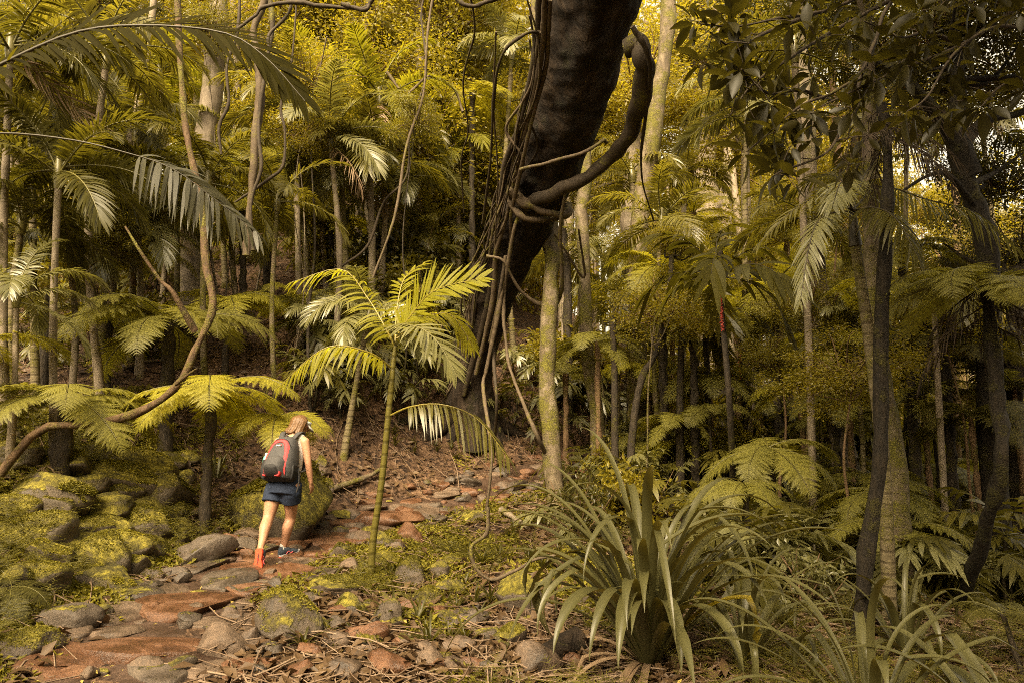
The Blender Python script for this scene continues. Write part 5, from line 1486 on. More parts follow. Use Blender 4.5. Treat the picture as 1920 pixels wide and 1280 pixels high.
# ------------------------------------------------------------------ shrubs
def shrub(px, py, sz, mat='shrub', look=None, label=None, leaf=.17, n=420):
    if 270 < px < 600 and py > 500 and not label: px, py = px + 500, py - 20
    p = on_ground(px, py)
    if px > 1060 and not label:
        Y = rng.uniform(8.5, 17); p = below(at(px, 640, Y))
    t = pix(p)[2]
    R_ = sz / F * t * (1 if label or px < 1060 else .8)
    root = thing('shrub', label, 'shrub', p, None if label else 'leafy shrubs')
    mb = MB()
    for k in range(6):
        e = np.array([rng.normal(0, .5), rng.normal(0, .5), rng.uniform(.8, 1.5)]) * R_
        add_tube(mb, catmull([np.zeros(3), e * .5 + rng.normal(0, .1, 3) * R_, e], 7), np.linspace(.014, .005, 7), 5)
    mb.build('stem', M['bark_brown'], root, (0, 0, 0))
    o = obj('foliage', crown_mesh(20 + int(rng.integers(0, 3)), mat, n, 26, leaf), root, (0, 0, R_ * .95))
    o.rotation_euler = (0, 0, rng.uniform(0, 6.28)); o.scale = (R_, R_, R_ * rng.uniform(.9, 1.3))
    if not label:
        auto(root, look or {'shrub': 'yellow-leaved', 'canopy': 'green-leaved', 'canopy_dark': 'dark-leaved', 'silver': 'grey-leaved'}[mat], 'shrub', 'shrubs', p + np.array([0, 0, R_]), 'shrub', 'leafy shrubs')
    return root
shrub(1500, 1170, 95, 'silver', label='dim shrub with pale oval leaves right of the big strap-leaved clump')
shrub(60, 560, 90, 'shrub', label='shrub with large yellow leaves at the left edge', leaf=.26, n=260)
for i in range(46):
    x0, y0, x1, y1 = [(0, 480, 640, 700), (560, 480, 900, 700), (1120, 560, 1500, 800), (1450, 620, 1910, 900)][i % 4]
    shrub(rng.uniform(x0, x1), rng.uniform(y0, y1), rng.uniform(40, 90), ['shrub', 'canopy', 'canopy_dark', 'silver'][int(rng.integers(0, 4))])

for i in range(64):
    x0, y0, x1, y1 = [(0, 380, 640, 640), (560, 380, 960, 640), (960, 520, 1500, 760), (1450, 560, 1910, 840)][i % 4]
    shrub(rng.uniform(x0, x1), rng.uniform(y0, y1), rng.uniform(60, 120), ['shrub', 'canopy', 'canopy', 'canopy_dark'][int(rng.integers(0, 4))], leaf=.15, n=800, look=['bushy', 'bushy fine-leaved', 'spreading', 'rounded'][i % 4])

# ------------------------------------------------------------------ big leaves overhanging at the upper right
ob = below(at(2350, 640, 4.6))
oroot = thing('overhanging_tree', 'tree leaning in from the right edge, big dark oval leaves across the upper right', 'tree', ob)
mb = MB(); otop = at(2250, -120, 4.6)
add_tube(mb, catmull([ob - np.array([0, 0, .2]), at(2330, 400, 4.6), otop, at(2150, -420, 4.4)], 40), np.linspace(.14, .09, 40), 14, seed=3, amp=.1, freq=4)
mb.build('trunk', M['bark_dark'], oroot, ob)
BR = [[(2250, -120), (2050, -60), (1900, 20), (1800, 85), (1690, 130), (1560, 190), (1480, 230)],
      [(2250, -120), (1900, -90), (1690, -10), (1640, 80), (1615, 135), (1560, 175), (1500, 200), (1430, 260), (1400, 285)],
      [(1640, 80), (1612, 150), (1608, 200), (1575, 250), (1545, 290), (1470, 320), (1450, 330)],
      [(2250, -120), (1850, -120), (1600, 0), (1530, 25), (1460, 35), (1380, 50), (1310, 45)],
      [(1690, -10), (1560, 60), (1480, 110), (1410, 160), (1370, 215)],
      [(2250, -120), (2060, 20), (1960, 60), (1870, 50), (1790, 100), (1740, 180), (1700, 210)],
      [(2250, -120), (2080, 80), (1960, 130), (1880, 160), (1840, 200)],
      [(1530, 25), (1440, 60), (1380, 90), (1330, 60)], [(1560, 190), (1500, 170), (1440, 175), (1390, 130)],
      [(1800, 85), (1740, 60), (1690, 70), (1620, 40)], [(2050, -60), (1900, -30), (1800, 10), (1730, 20)]]
rL = np.random.default_rng(44)
PP, DD = [], []
for k, br in enumerate(BR):
    Yb = [4.6 - .9 * i / (len(br) - 1) + rL.normal(0, .06) - .1 * (k % 3) for i in range(len(br))]
    C = catmull([at(p[0], p[1], y) for p, y in zip(br, Yb)], 60)
    mb = MB(); add_tube(mb, C, np.linspace(.016, .004, 60), 6, seed=k, amp=.1, freq=8); mb.build('branch', M['vine_dark'], oroot, ob)
    for f in np.concatenate([np.linspace(.32, .96, 9), [1.0]]):
        c = C[min(59, int(f * 59))]
        dirn = nrm(C[min(59, int(f * 59))] - C[max(0, int(f * 59) - 4)])
        side = nrm(rL.normal(size=3)) * .16 if f < 1 else np.zeros(3)
        tw = c + side
        if f < 1:
            mb = MB(); add_tube(mb, catmull([c, c + side * .5 + np.array([0, 0, .01]), tw], 5), .003, 4, cap=False); PP.append(None); DD.append(mb)
        nl = int(rL.integers(4, 8))
        a0 = rL.uniform(0, 6.28)
        ax = nrm(dirn + side * 3)
        u_ = nrm(np.cross(ax, [0, 0, 1.0])); v_ = np.cross(ax, u_)
        for q in range(nl):
            an = a0 + q * 6.28 / nl
            d = nrm(ax * .45 + u_ * math.cos(an) + v_ * math.sin(an) + np.array([0, 0, -.15]) + rL.normal(0, .15, 3))
            PP.append(tw + d * .02); DD.append(d)
lp = np.array([p for p in PP if p is not None]); ld = np.array([d for p, d in zip(PP, DD) if p is not None])
tw = [d for p, d in zip(PP, DD) if p is None]
nn = nrm(np.array([0, 0, 1.0]) + rL.normal(0, .35, (len(lp), 3)))
LL = rL.uniform(.095, .185, len(lp))
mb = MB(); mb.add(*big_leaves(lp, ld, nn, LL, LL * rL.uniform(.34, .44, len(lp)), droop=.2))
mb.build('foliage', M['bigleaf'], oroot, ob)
mb = MB()
for t_ in tw:
    for v_, f_ in zip(t_.v, t_.f): mb.add(v_, f_)
tag(mb.build('twig', M['vine_dark'], oroot, ob), kind='stuff')
for k in range(3):  # extra crowns above the view, added to darken the right side
    o = obj('crown', crown_mesh(k, 'canopy_dark'), oroot, at(2150 - 260 * k, -420 - 120 * k, 4.4) - ob)
    o.scale = (1.6, 1.6, .8)

# ------------------------------------------------------------------ forest behind
rb_ = np.random.default_rng(91)
NB = 0
for i in range(400):
    if NB >= 86: break
    Y = rb_.uniform(15, 44)
    px = rb_.uniform(-60, 1980)
    if abs(px - 940) < 60 and Y < 18: continue
    if 1060 < px < 1920 and (rb_.random() < .45 or Y < 18): continue
    b = below(at(px, 640, Y))
    H = rb_.uniform(7, 13) + (4 if px > 1100 else 0) + (Y - 15) * .12
    lean = rb_.normal(0, .05, 2) * H
    pts = [b, b + np.array([lean[0] * .4 + rb_.normal(0, .15), lean[1] * .4, H * .5]), b + np.array([lean[0], lean[1], H])]
    r0 = rb_.uniform(.05, .17)
    cr = []
    for k in range(int(rb_.integers(2, 5))):
        f = rb_.uniform(.35, 1.05)
        c = pts[2] * f + b * (1 - f) + np.array([rb_.normal(0, .9), rb_.normal(0, .9), 0])
        q = pix(c)
        if q[1] < -20 or q[0] < -150 or q[0] > 2070 or (q[0] > 1760 and q[1] < 330): continue
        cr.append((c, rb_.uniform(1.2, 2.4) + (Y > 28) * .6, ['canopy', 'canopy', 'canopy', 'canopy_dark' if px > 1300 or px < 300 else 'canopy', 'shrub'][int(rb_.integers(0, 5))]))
    tree('forest_tree', pts, [r0, r0 * .8, r0 * .5], ['bark_grey', 'bark_pale', 'bark_brown', 'bark_moss'][int(rb_.integers(0, 4))], cr, look='distant leafy' if Y > 26 else 'slender leafy', anchor=b + np.array([0, 0, H * .35]), sides=8)
    NB += 1
# the wood beyond, one mass
Vt, Ft = crown_mesh(0, 'canopy'), None
def mesh_arrays(me):
    n = len(me.vertices)
    co = np.zeros(n * 3, np.float32); me.vertices.foreach_get('co', co)
    return co.reshape(-1, 3)
mb = MB()
rw = np.random.default_rng(17)
for i in range(200):
    Y = rw.uniform(42, 75)
    px = rw.uniform(-150, 2070)
    b = below(at(px, 640, Y))
    n = 900
    R_ = rw.uniform(2.5, 4.5)
    c = b + np.array([0, 0, rw.uniform(1, 26)])
    q = pix(c)
    if q[0] > 1700 and q[1] < 380 and rw.random() < .7: continue
    P = c + nrm(rw.normal(size=(n, 3))) * (rw.random((n, 1)) ** .4) * R_ * np.array([1, 1, .8])
    P += (Fbm(i, 2)(P * .25) * .5)[:, None]
    L = rw.uniform(.25, .5, n)
    mb.add(*leaf_quads(P, nrm(rw.normal(size=(n, 3))), nrm(np.array([0, 0, 1]) + rw.normal(0, .6, (n, 3))), L, L * .5))
    if i % 3 == 0:
        add_tube(mb, np.stack([np.linspace(b[0], b[0] + rw.normal(0, 1), 6), np.full(6, b[1]), np.linspace(b[2] - 1, c[2] + 3, 6)], -1), rw.uniform(.15, .3), 6, 1)
tag(mb.build('far_forest', [M['canopy'], M['bark_pale']]), kind='stuff')

# unseen leaf clumps added behind and beside the viewer to block skylight
mb = MB()
rw = np.random.default_rng(18)
for i in range(190):
    a = rw.uniform(0, 2 * np.pi)
    d_ = rw.uniform(7, 14)
    x, y = d_ * math.cos(a), d_ * math.sin(a)
    c = np.array([x, y, rw.uniform(1.0, 13 if x > 1 else 10)])
    q_ = pix(c)
    if y > -2 and -700 < q_[0] < 2620 and y > abs(x) * .45: continue
    if x < -1 and y > -8 and c[2] > 4: continue
    n = 420
    R_ = rw.uniform(1.5, 2.6)
    P = c + nrm(rw.normal(size=(n, 3))) * (rw.random((n, 1)) ** .4) * R_
    L = rw.uniform(.25, .5, n)
    mb.add(*leaf_quads(P, nrm(rw.normal(size=(n, 3))), nrm(np.array([0, 0, 1]) + rw.normal(0, .6, (n, 3))), L, L * .5))
tag(mb.build('added_shade_foliage', M['canopy_dark']), kind='stuff')

# thin saplings all through the understorey
for i in range(54):
    x0, x1, ya, yb2 = [(0, 640, 7.5, 18), (560, 960, 10, 22), (1060, 1500, 9, 22), (1400, 1900, 7, 18)][i % 4]
    px, Y = rb_.uniform(x0, x1), rb_.uniform(ya, yb2)
    b = below(at(px, 640, Y)); H = rb_.uniform(1.5, 5.5)
    l_ = rb_.normal(0, .10, 2) * H
    pts = [b] + [b + np.array([l_[0] * f + rb_.normal(0, .05) * H * .4, l_[1] * f, H * f]) for f in (.3, .6, 1.0)]
    r0 = rb_.uniform(.010, .032)
    tree('sapling', pts, [r0, r0 * .8, r0 * .4], ['bark_grey', 'bark_dark', 'bark_moss', 'bark_brown'][i % 4], [(pts[-1] + rb_.normal(0, .1, 3), rb_.uniform(.4, .9), ['canopy', 'shrub', 'canopy'][i % 3])], look=['thin grey', 'thin dark', 'thin mossy', 'thin brown'][i % 4], noun='sapling', anchor=pts[2], sides=6, flare=.2, group='thin saplings', cat='sapling')

# ------------------------------------------------------------------ fallen branches
def log(poly, w, label, mat='bark_brown', lift=.3, noun='branch', name='fallen_branch', cat='branch'):
    pts = []
    for q in poly:
        p = on_ground(q[0], q[1]); pts.append(p + np.array([0, 0, (q[2] if len(q) > 2 else 0)]))
    Yd = np.mean([pix(p)[2] for p in pts])
    r = w / F * Yd / 2
    C = catmull(pts, 30) + np.array([0, 0, r * .5])
    mb = MB(); add_tube(mb, C, np.linspace(r, r * .6, 30), 10, seed=int(w * 10 + poly[0][0]), amp=.14, freq=.5 / r)
    tag(mb.build(name, M[mat], None, pts[0]), label, cat)
log([(715, 1115), (755, 1160), (795, 1200), (835, 1228)], 15, 'grey-brown fallen branch lying diagonally below the bright young palm', 'vine')
log([(760, 1140, .02), (800, 1150, .02), (830, 1175, .02)], 9, 'thin dark stick beside the diagonal fallen branch', 'vine_dark')
log([(700, 1262), (770, 1258, .03), (820, 1250), (870, 1262)], 9, 'pale forked stick at the bottom edge left of centre', 'vine')
log([(1085, 1215), (1040, 1240), (1000, 1262)], 56, 'thick rotting log end under the big strap-leaved clump', 'bark_giant', name='rotting_log', cat='log')
log([(1500, 915, .1), (1560, 950, .1), (1620, 990)], 22, 'mossy fallen log slanting towards the stout pale trunk', 'bark_moss', name='fallen_log', cat='log')
log([(1700, 965), (1740, 1000), (1775, 1035)], 14, 'smooth grey fallen pole right of the olive trunk', 'bark_grey')
log([(600, 935, .05), (680, 915, .1), (720, 893, .1)], 12, 'mossy stick behind the woman leading to the young palm', 'bark_moss')
log([(1240, 880), (1330, 850), (1390, 845)], 14, 'fallen pole lying across the flat ground in the middle right', 'bark_brown')
log([(400, 960, .1), (350, 945, .15), (320, 915, .1)], 6, 'thin bent twig over the stones left of the biggest boulder', 'vine')
log([(940, 965, .05), (990, 1000, .05)], 12, 'short bleached stick left of the second strap-leaved clump', 'bark_pale')
log([(650, 690), (700, 680, .1), (760, 670)], 8, 'thin fallen stick on the litter slope', 'vine')
log([(230, 700, .05), (300, 690, .08), (380, 700, .05)], 8, 'long thin branch on the litter slope below the pale tree fern', 'vine')
log([(1650, 1030, .1), (1690, 1005, .1), (1720, 980)], 20, 'curled brown palm sheath behind the ringed palm', 'dead_frond' if False else 'bark_brown', name='fallen_sheath', cat='palm sheath')
# dead fronds on the ground
def dead_frond(p0, p1, L, label, lmax=.3):
    a, b = on_ground(*p0), on_ground(*p1)
    C = catmull([a + np.array([0, 0, .12]), (a + b) / 2 + np.array([0, 0, .22]), b + np.array([0, 0, .05])], 16)
    tag(pinnate(C, 30, lmax, .02, np.random.default_rng(int(p0[0])), droop=.5, lift=5, gap=.12, twist=.7).build('dead_frond', [M['dead_frond'], M['dead_frond']], None, a), label, 'dead frond')
dead_frond((150, 880), (15, 960), 1, 'dry grey palm frond fallen over the mossy bank at the left', .35)
dead_frond((80, 640), (190, 640), 1, 'dead frond on the slope at the far left', .35)
dead_frond((1600, 1075), (1800, 1060), 1, 'dead palm frond with hanging leaflets behind the ringed palm', .25)
dead_frond((1800, 1040), (1915, 1120), 1, 'dry reddish frond at the right edge on the ground', .25)


# ================================================================== THE WALKING WOMAN
M['skin'] = plain('skin', (0.42, 0.22, 0.135), 0.5, 0.4, var=.06)
M['hair'] = plain('dark_blond_hair', (0.125, 0.066, 0.028), 0.45, 0.4, bump=.5, bscale=90, var=.4)
M['tank'] = plain('pale_grey_knit', (0.50, 0.48, 0.47), 0.85, 0.1, bump=.3, bscale=80, var=.12)
M['shorts'] = plain('navy_cloth', (0.025, 0.034, 0.062), 0.8, 0.15, bump=.4, bscale=35, var=.25)
M['visor'] = plain('white_cloth', (0.70, 0.70, 0.72), 0.7, 0.2, var=.05)
M['pack'] = plain('grey_pack_cloth', (0.055, 0.053, 0.055), 0.7, 0.3, bump=.4, bscale=50, var=.2)
M['pack_dark'] = plain('black_pack_cloth', (0.022, 0.021, 0.022), 0.7, 0.3, bump=.4, bscale=50, var=.2)
M['pack_red'] = plain('red_pack_cloth', (0.62, 0.05, 0.055), 0.65, 0.3, bump=.3, bscale=50, var=.1)
M['sole'] = plain('orange_red_sole', (0.75, 0.075, 0.03), 0.6, 0.3, var=.1)
M['white_sole'] = plain('pale_midsole', (0.55, 0.52, 0.53), 0.6, 0.3)
M['shoe'] = plain('slate_shoe_mesh', (0.05, 0.062, 0.085), 0.75, 0.2, var=.3, bscale=120)
M['shoe_pink'] = plain('pink_trim', (0.62, 0.12, 0.13), 0.6, 0.3)
M['sock'] = plain('white_sock', (0.6, 0.58, 0.56), 0.85, 0.1)
M['mint'] = plain('mint_plastic', (0.12, 0.48, 0.34), 0.4, 0.5)
M['label'] = plain('white_mark', (0.75, 0.74, 0.74), 0.6, 0.2)

SPH = ico(3)
def ball(mb, c, r, ax=None):
    V = SPH[0] * (np.asarray(r) if np.ndim(r) else np.full(3, r))
    if ax is not None: V = V @ np.asarray(ax)
    mb.add(V + c, SPH[1])

def limb(mb, pts, rr, n=24, k=16):
    C = catmull(pts, n)
    r = np.interp(np.linspace(0, 1, n), np.linspace(0, 1, len(rr)), rr)
    add_tube(mb, C, r, k)
    ball(mb, C[0], r[0]); ball(mb, C[-1], r[-1])

def loft(mb, rings, k=28):
    """rings: (centre, right axis*half width, back axis*half depth)"""
    th = np.linspace(0, 2 * np.pi, k, endpoint=False)
    V = np.array([c + np.outer(np.cos(th), a) + np.outer(np.sin(th), b) for c, a, b in rings])
    n = len(rings)
    i = np.arange(n - 1)[:, None] * k; j = np.arange(k)[None]; j2 = (j + 1) % k
    mb.add(V.reshape(-1, 3), np.stack([i + j, i + j2, i + k + j2, i + k + j], -1).reshape(-1, 4))
    for q in (0, n - 1):
        c = V[q].mean(0)
        mb.add(np.vstack([V[q], c]), np.stack([np.arange(k), (np.arange(k) + 1) % k, np.full(k, k)], -1))

def remesh(o, vox, smooth=4):
    m = o.modifiers.new('skin_over', 'REMESH'); m.mode = 'VOXEL'; m.voxel_size = vox; m.use_smooth_shade = True
    s = o.modifiers.new('soften', 'SMOOTH'); s.iterations = smooth; s.factor = .5
    return o

ft_r = on_ground(536, 1045)
toe_l = on_ground(481, 1072)
Yb = ft_r[1] - .1
D = lambda x, y, d=0.0: at(x, y, Yb + d)
pxm = Yb / F
wroot = thing('person', 'woman in grey tank top, navy shorts and white visor walking uphill away', 'person', ft_r)
head = D(563, 797, .22)
fwd = nrm(np.array([.72, .58, -.38])); sid = nrm(np.cross(fwd, [0, 0, 1.0])); uph = np.cross(sid, fwd)
neck = D(553, 815, .14)
sh_l, sh_r = D(523, 826, .16), D(572, 826, .08)
chest = D(547, 842, .12); waist = D(541, 884, .02); hips = D(531, 912, -.04)
R_ax = nrm(sh_r - sh_l)
U_ax = nrm(neck - hips); R_ax = nrm(R_ax - U_ax * (R_ax @ U_ax)); B_ax = np.cross(R_ax, U_ax)
hl, hr = D(516, 918, -.02), D(546, 916, -.06)
kl, kr = D(503, 970, -.12), D(545, 968, .06)
al = np.array([*(toe_l[:2] + [.03, .08]), 0]); al = at(488, 1028, toe_l[1] + .14)
ar = at(531, 1027, ft_r[1] - .03)
er, wr, hand = D(578, 868, .05), D(583, 904, .08), D(584.5, 917, .10)
el, wl = D(512, 862, .26), D(520, 885, .42)
def torso(mb, g=0.0, top=True):
    rings = [(hips - U_ax * .08, R_ax * (.150 + g), B_ax * (.105 + g)), (hips, R_ax * (.165 + g), B_ax * (.115 + g)), (hips + U_ax * .07, R_ax * (.155 + g), B_ax * (.105 + g)), (waist + U_ax * .01, R_ax * (.130 + g), B_ax * (.09 + g)),
             ((waist + chest) / 2 + U_ax * .03, R_ax * (.140 + g), B_ax * (.098 + g)), (chest, R_ax * (.155 + g), B_ax * (.105 + g)), ((chest + neck) / 2 + U_ax * .025, R_ax * (.150 + g), B_ax * (.085 + g))]
    if top: rings.append((neck - U_ax * .005, R_ax * (.085 + g), B_ax * (.06 + g)))
    loft(mb, rings)
mb = MB()
torso(mb)
limb(mb, [neck - U_ax * .03, neck + U_ax * .02, head - uph * .05 - fwd * .015], [.056, .052, .05])
ball(mb, head, (.092, .074, .112), [fwd, sid, uph])
ball(mb, head + fwd * .035 - uph * .05, (.058, .052, .058), [fwd, sid, uph])
ball(mb, head + fwd * .096 - uph * .018, (.02, .012, .022), [fwd, sid, uph])              # nose
ball(mb, head + fwd * .086 - uph * .060, (.012, .024, .008), [fwd, sid, uph])             # lips
for s in (1, -1):
    ball(mb, head + sid * s * .074 - fwd * .005 - uph * .012, (.018, .010, .03), [fwd, sid, uph])   # ears
    ball(mb, head + fwd * .078 + sid * s * .03 + uph * .012, (.012, .014, .009), [fwd, sid, uph])   # eyes
for a, b, c in ((sh_r, er, wr), (sh_l, el, wl)):
    limb(mb, [neck - U_ax * .05, (neck * .35 + a * .65) - U_ax * .012, a - U_ax * .012], [.05, .053, .05])
    limb(mb, [a - U_ax * .012, a * .5 + b * .5, b, b * .55 + c * .45, c], [.052, .045, .037, .036, .024], 30)
def hand_mesh(mb, w, dirn, palm, thumbdir):
    d = nrm(dirn); s = nrm(np.cross(d, palm)); p = np.cross(s, d)
    k = w + d * .045
    ball(mb, k, (.048, .036, .016), [d, s, p])
    for i, (o_, L) in enumerate(((-.027, .062), (-.009, .072), (.009, .068), (.026, .052))):
        b0 = w + d * .082 + s * o_
        b1 = b0 + d * L * .5 + p * L * .14
        b2 = b1 + d * L * .28 + p * L * .36
        limb(mb, [b0 - d * .02, b0, b1, b2], [.0095, .009, .008, .0065], 10, 8)
    t0 = w + d * .03 + s * thumbdir * .032
    limb(mb, [t0 - s * thumbdir * .012, t0 + d * .025 + s * thumbdir * .014 + p * .008, t0 + d * .055 + s * thumbdir * .012 + p * .018], [.012, .010, .0075], 10, 8)
hand_mesh(mb, wr, hand - wr + np.array([0, .01, 0]), np.array([-1.0, .4, 0]), 1)
hand_mesh(mb, wl, np.array([.25, .6, -.4]), np.array([.8, -.2, -.4]), -1)
for h, k, a in ((hl, kl, al), (hr, kr, ar)):
    cf = k * .68 + a * .32 + np.array([0, -.022, 0])
    limb(mb, [h + U_ax * .02, h * .55 + k * .45, k, cf, k * .3 + a * .7, a], [.092, .078, .056, .058, .042, .031], 40, 20)
    ball(mb, (h * .8 + hips * .2) + B_ax * .03, .09)
def foot_frame(heel, toe, n):
    f = nrm(toe - heel); n = nrm(n - f * (n @ f)); return f, np.cross(f, n), n
tip_l = toe_l + np.array([0, .03, .035]); heel_l = at(486.5, 1027, toe_l[1] + .07)
fl_, sl_, nl_ = foot_frame(heel_l, tip_l, np.array([.12, .97, .2]))
heel_r, tip_r = ar + np.array([-.035, -.055, -.075]), None
tip_r = heel_r + nrm(np.array([.62, .76, -.02])) * .25
heel_r[2] = max(heel_r[2], ground_z(heel_r[0], heel_r[1]) + .012); tip_r[2] = ground_z(tip_r[0], tip_r[1]) + .03
fr_, sr_, nr_ = foot_frame(heel_r, tip_r, np.array([0, 0, 1.0]))
for a, he, f, n in ((al, heel_l, fl_, nl_), (ar, heel_r, fr_, nr_)):
    limb(mb, [a, he + f * .05 + n * .05, he + f * .13 + n * .035, he + f * .2 + n * .025], [.032, .036, .034, .026])
remesh(mb.build('body', M['skin'], wroot, ft_r), .0075, 3)
# clothes
mb = MB(); torso(mb, .012, False)
for a in (sh_r, sh_l):
    q = neck * .42 + a * .58
    limb(mb, [chest + (q - neck) * .8 - U_ax * .0 + B_ax * .045, q + U_ax * .012 + B_ax * .01, chest + (q - neck) * .8 - B_ax * .06], [.06, .046, .06])
remesh(mb.build('tank_top', M['tank'], wroot, ft_r), .010, 3)
mb = MB()
loft(mb, [(waist - U_ax * .03, R_ax * .148, B_ax * .11), (hips + U_ax * .04, R_ax * .175, B_ax * .127), (hips - U_ax * .03, R_ax * .187, B_ax * .140), (hips - U_ax * .09, R_ax * .18, B_ax * .13)])
for h, k, s in ((hl, kl, -1), (hr, kr, 1)):
    e = h * .52 + k * .48
    limbax = nrm(e - h)
    x_ = nrm(R_ax - limbax * (R_ax @ limbax)); y_ = np.cross(x_, limbax)
    loft(mb, [(h + U_ax * .05, x_ * .10, y_ * .115), (h * .8 + e * .2, x_ * .108, y_ * .118), (h * .3 + e * .7, x_ * .108, y_ * .112), (e - limbax * .012, x_ * .110, y_ * .108)])
remesh(mb.build('shorts', M['shorts'], wroot, ft_r), .009, 2)
# hair
rh = np.random.default_rng(3)
mb = MB()
ball(mb, head - fwd * .014 + uph * .016, (.092, .081, .104), [fwd, sid, uph])
for i in range(40):
    az = rh.uniform(-1.75, 1.75)                     # around the back of the head
    out = -fwd * math.cos(az) + sid * math.sin(az)
    p0 = head + uph * .105 - fwd * .01 + out * .02
    p1 = head + uph * .05 + out * np.array([.098])
    p2 = head - uph * .05 + out * rh.uniform(.088, .105)
    dn = np.array([0, 0, -1.0])
    ln = rh.uniform(.05, .085) * (1 if abs(az) < 1.8 else .55)
    p3 = p2 + dn * ln * .75 + out * rh.uniform(.0, .025) + np.array([-.02, -.01, 0])
    p4 = p3 + dn * ln * .3 + out * rh.uniform(.01, .035)
    limb(mb, [p0, p1, p2, p3, p4], [.012, .018, .018, .015, .006], 18, 8)
# keep the face free: the strands stay behind the ears
remesh(mb.build('hair', M['hair'], wroot, ft_r), .006, 2)
# visor: band round the head and a brim
mb = MB()
th = np.linspace(0, 2 * np.pi, 41)
def vr(z, g): return np.array([head + uph * (z + .012 * math.cos(t)) + fwd * math.cos(t) * (.100 + g) + sid * math.sin(t) * (.086 + g) for t in th])
rings = [vr(.022, .004), vr(.022, .012), vr(.06, .009), vr(.06, .001)]
V = np.array(rings + [rings[0]]).reshape(-1, 3)
mb.add(V, grid_faces(5, 41))
tb = np.linspace(-1.15, 1.15, 21)
br = []
for g in np.linspace(0, 1, 6):
    br.append([head + uph * (.034 - .018 * g - .03 * g * math.cos(t)) + fwd * math.cos(t) * (.104 + .075 * g) + sid * math.sin(t) * (.092 + .012 * g) for t in tb])
b1 = np.array(br); mb.add(b1.reshape(-1, 3), grid_faces(6, 21)); mb.add((b1 - uph * .005).reshape(-1, 3), grid_faces(6, 21)[:, ::-1])
mb.build('visor', M['visor'], wroot, ft_r)
# shoes
def shoe(heel, f, s, n, label, mats):
    L = .255
    t = np.linspace(0, 1, 24)
    w = np.interp(t, [0, .04, .15, .42, .68, .9, .97, 1], [.014, .030, .037, .030, .047, .042, .028, .008])
    root = None
    def slab(z0, z1, g, mat, nm, par):
        mb = MB()
        sp = np.where(t > .75, (t - .75) * .09, 0)
        low = np.stack([heel + f * (a * L) + n * (z0 + q) for a, q in zip(t, sp)]); hi = low + n * (z1 - z0)
        rows = [low - s * (w + g)[:, None], low, low + s * (w + g)[:, None], hi + s * (w + g)[:, None], hi, hi - s * (w + g)[:, None], low - s * (w + g)[:, None]]
        V = np.stack(rows, 1).reshape(-1, 3)
        mb.add(V, grid_faces(24, 7))
        return mb.build(nm, M[mat], par, ft_r, smooth=False)
    mb = MB()
    rings = []
    for a, h, g in ((.02, .055, .6), (.1, .085, .95), (.25, .09, 1.0), (.4, .078, 1.05), (.6, .056, 1.0), (.8, .042, .98), (.93, .034, .9), (.99, .02, .5)):
        ww = np.interp(a, t, w) * g + .004
        rings.append((heel + f * a * L + n * (.018 + h * .5), s * ww, n * h * .55))
    loft(mb, rings, 20)
    up = mb.build('shoe', M[mats[0]], wroot, ft_r)
    up['label'] = label
    slab(.010, .026, .003, mats[1], 'midsole', up)
    slab(.0, .011, .002, mats[2], 'outsole', up)
    mb = MB()
    ball(mb, heel + f * .40 * L, (.055, .007, .0035), [f, s, n])  # dark ellipsoid on the outsole, painting the shade of its hollow
    mb.build('groove_shade', M['pack_dark'], up, ft_r)
    mb = MB()
    for sg in (-1, 1):
        C = np.array([heel + f * a * L + s * sg * (np.interp(a, t, w) + .006) + n * h for a, h in ((.3, .03), (.42, .055), (.5, .035), (.6, .045))])
        add_tube(mb, catmull(C, 12), .005, 5)
    mb.build('trim', M['shoe_pink'], up, ft_r)
shoe(heel_l - nl_ * .01, fl_, sl_, nl_, 'lifted shoe showing its orange-red sole', ('shoe', 'sole', 'sole'))
shoe(heel_r - nr_ * .012, fr_, sr_, nr_, 'planted slate shoe with pale midsole', ('shoe', 'white_sole', 'sole'))
for a, he, f, n in ((ar, heel_r, fr_, nr_),):
    mb = MB(); limb(mb, [a + np.array([0, 0, .03]), a - np.array([0, 0, .0]), he + f * .05 + n * .06], [.036, .037, .036], 12); mb.build('sock', M['sock'], wroot, ft_r)

# backpack
po = D(528, 906, -.19) + B_ax * .0
pu = nrm(D(541, 826, .0) - D(528, 906, -.12)); pr_ = nrm(R_ax - pu * (R_ax @ pu)); pn = np.cross(pr_, pu)
po = hips + U_ax * .03 + B_ax * .085 + D(527, 906, 0) * 0 
q_ = pix(po); po = po + (at(527, 904, po[1]) - po)
PH = .49
wv_ = lambda b: np.interp(b, [0, .06, .2, .5, .75, .92, 1], [.13, .168, .182, .172, .148, .115, .07])
dv_ = lambda b: np.interp(b, [0, .06, .25, .5, .75, .92, 1], [.10, .165, .20, .185, .15, .105, .05])
def psurf(a, b, off=0.0):
    """pack's outer face: a in metres to the right, b 0..1 up"""
    w = wv_(b); x = np.clip(np.abs(a) / w, 0, 1)
    c = dv_(b) * (1 - x ** 3.2) ** .5 + off
    return po + pr_ * a + pu * (b * PH) + pn * c
broot = thing('backpack', 'grey and black backpack with red arched panel on the woman\'s back', 'backpack', po)
mb = MB()
rings = []
th = np.linspace(0, 2 * np.pi, 48, endpoint=False)
bs = np.concatenate([[0, .01], np.linspace(.03, .97, 24), [.99, 1.0]])
V = []
for b in bs:
    sh = .6 if b in (0, 1.0) else 1
    cx, sy = np.cos(th), np.sin(th)
    x = np.sign(cx) * np.abs(cx) ** .62 * wv_(b) * sh
    y = np.where(sy > 0, np.abs(sy) ** .7 * dv_(b) * sh, -np.abs(sy) ** .7 * .02)
    V.append(po + np.outer(x, pr_) + pu * (b * PH) + np.outer(y, pn))
V = np.array(V); k = 48
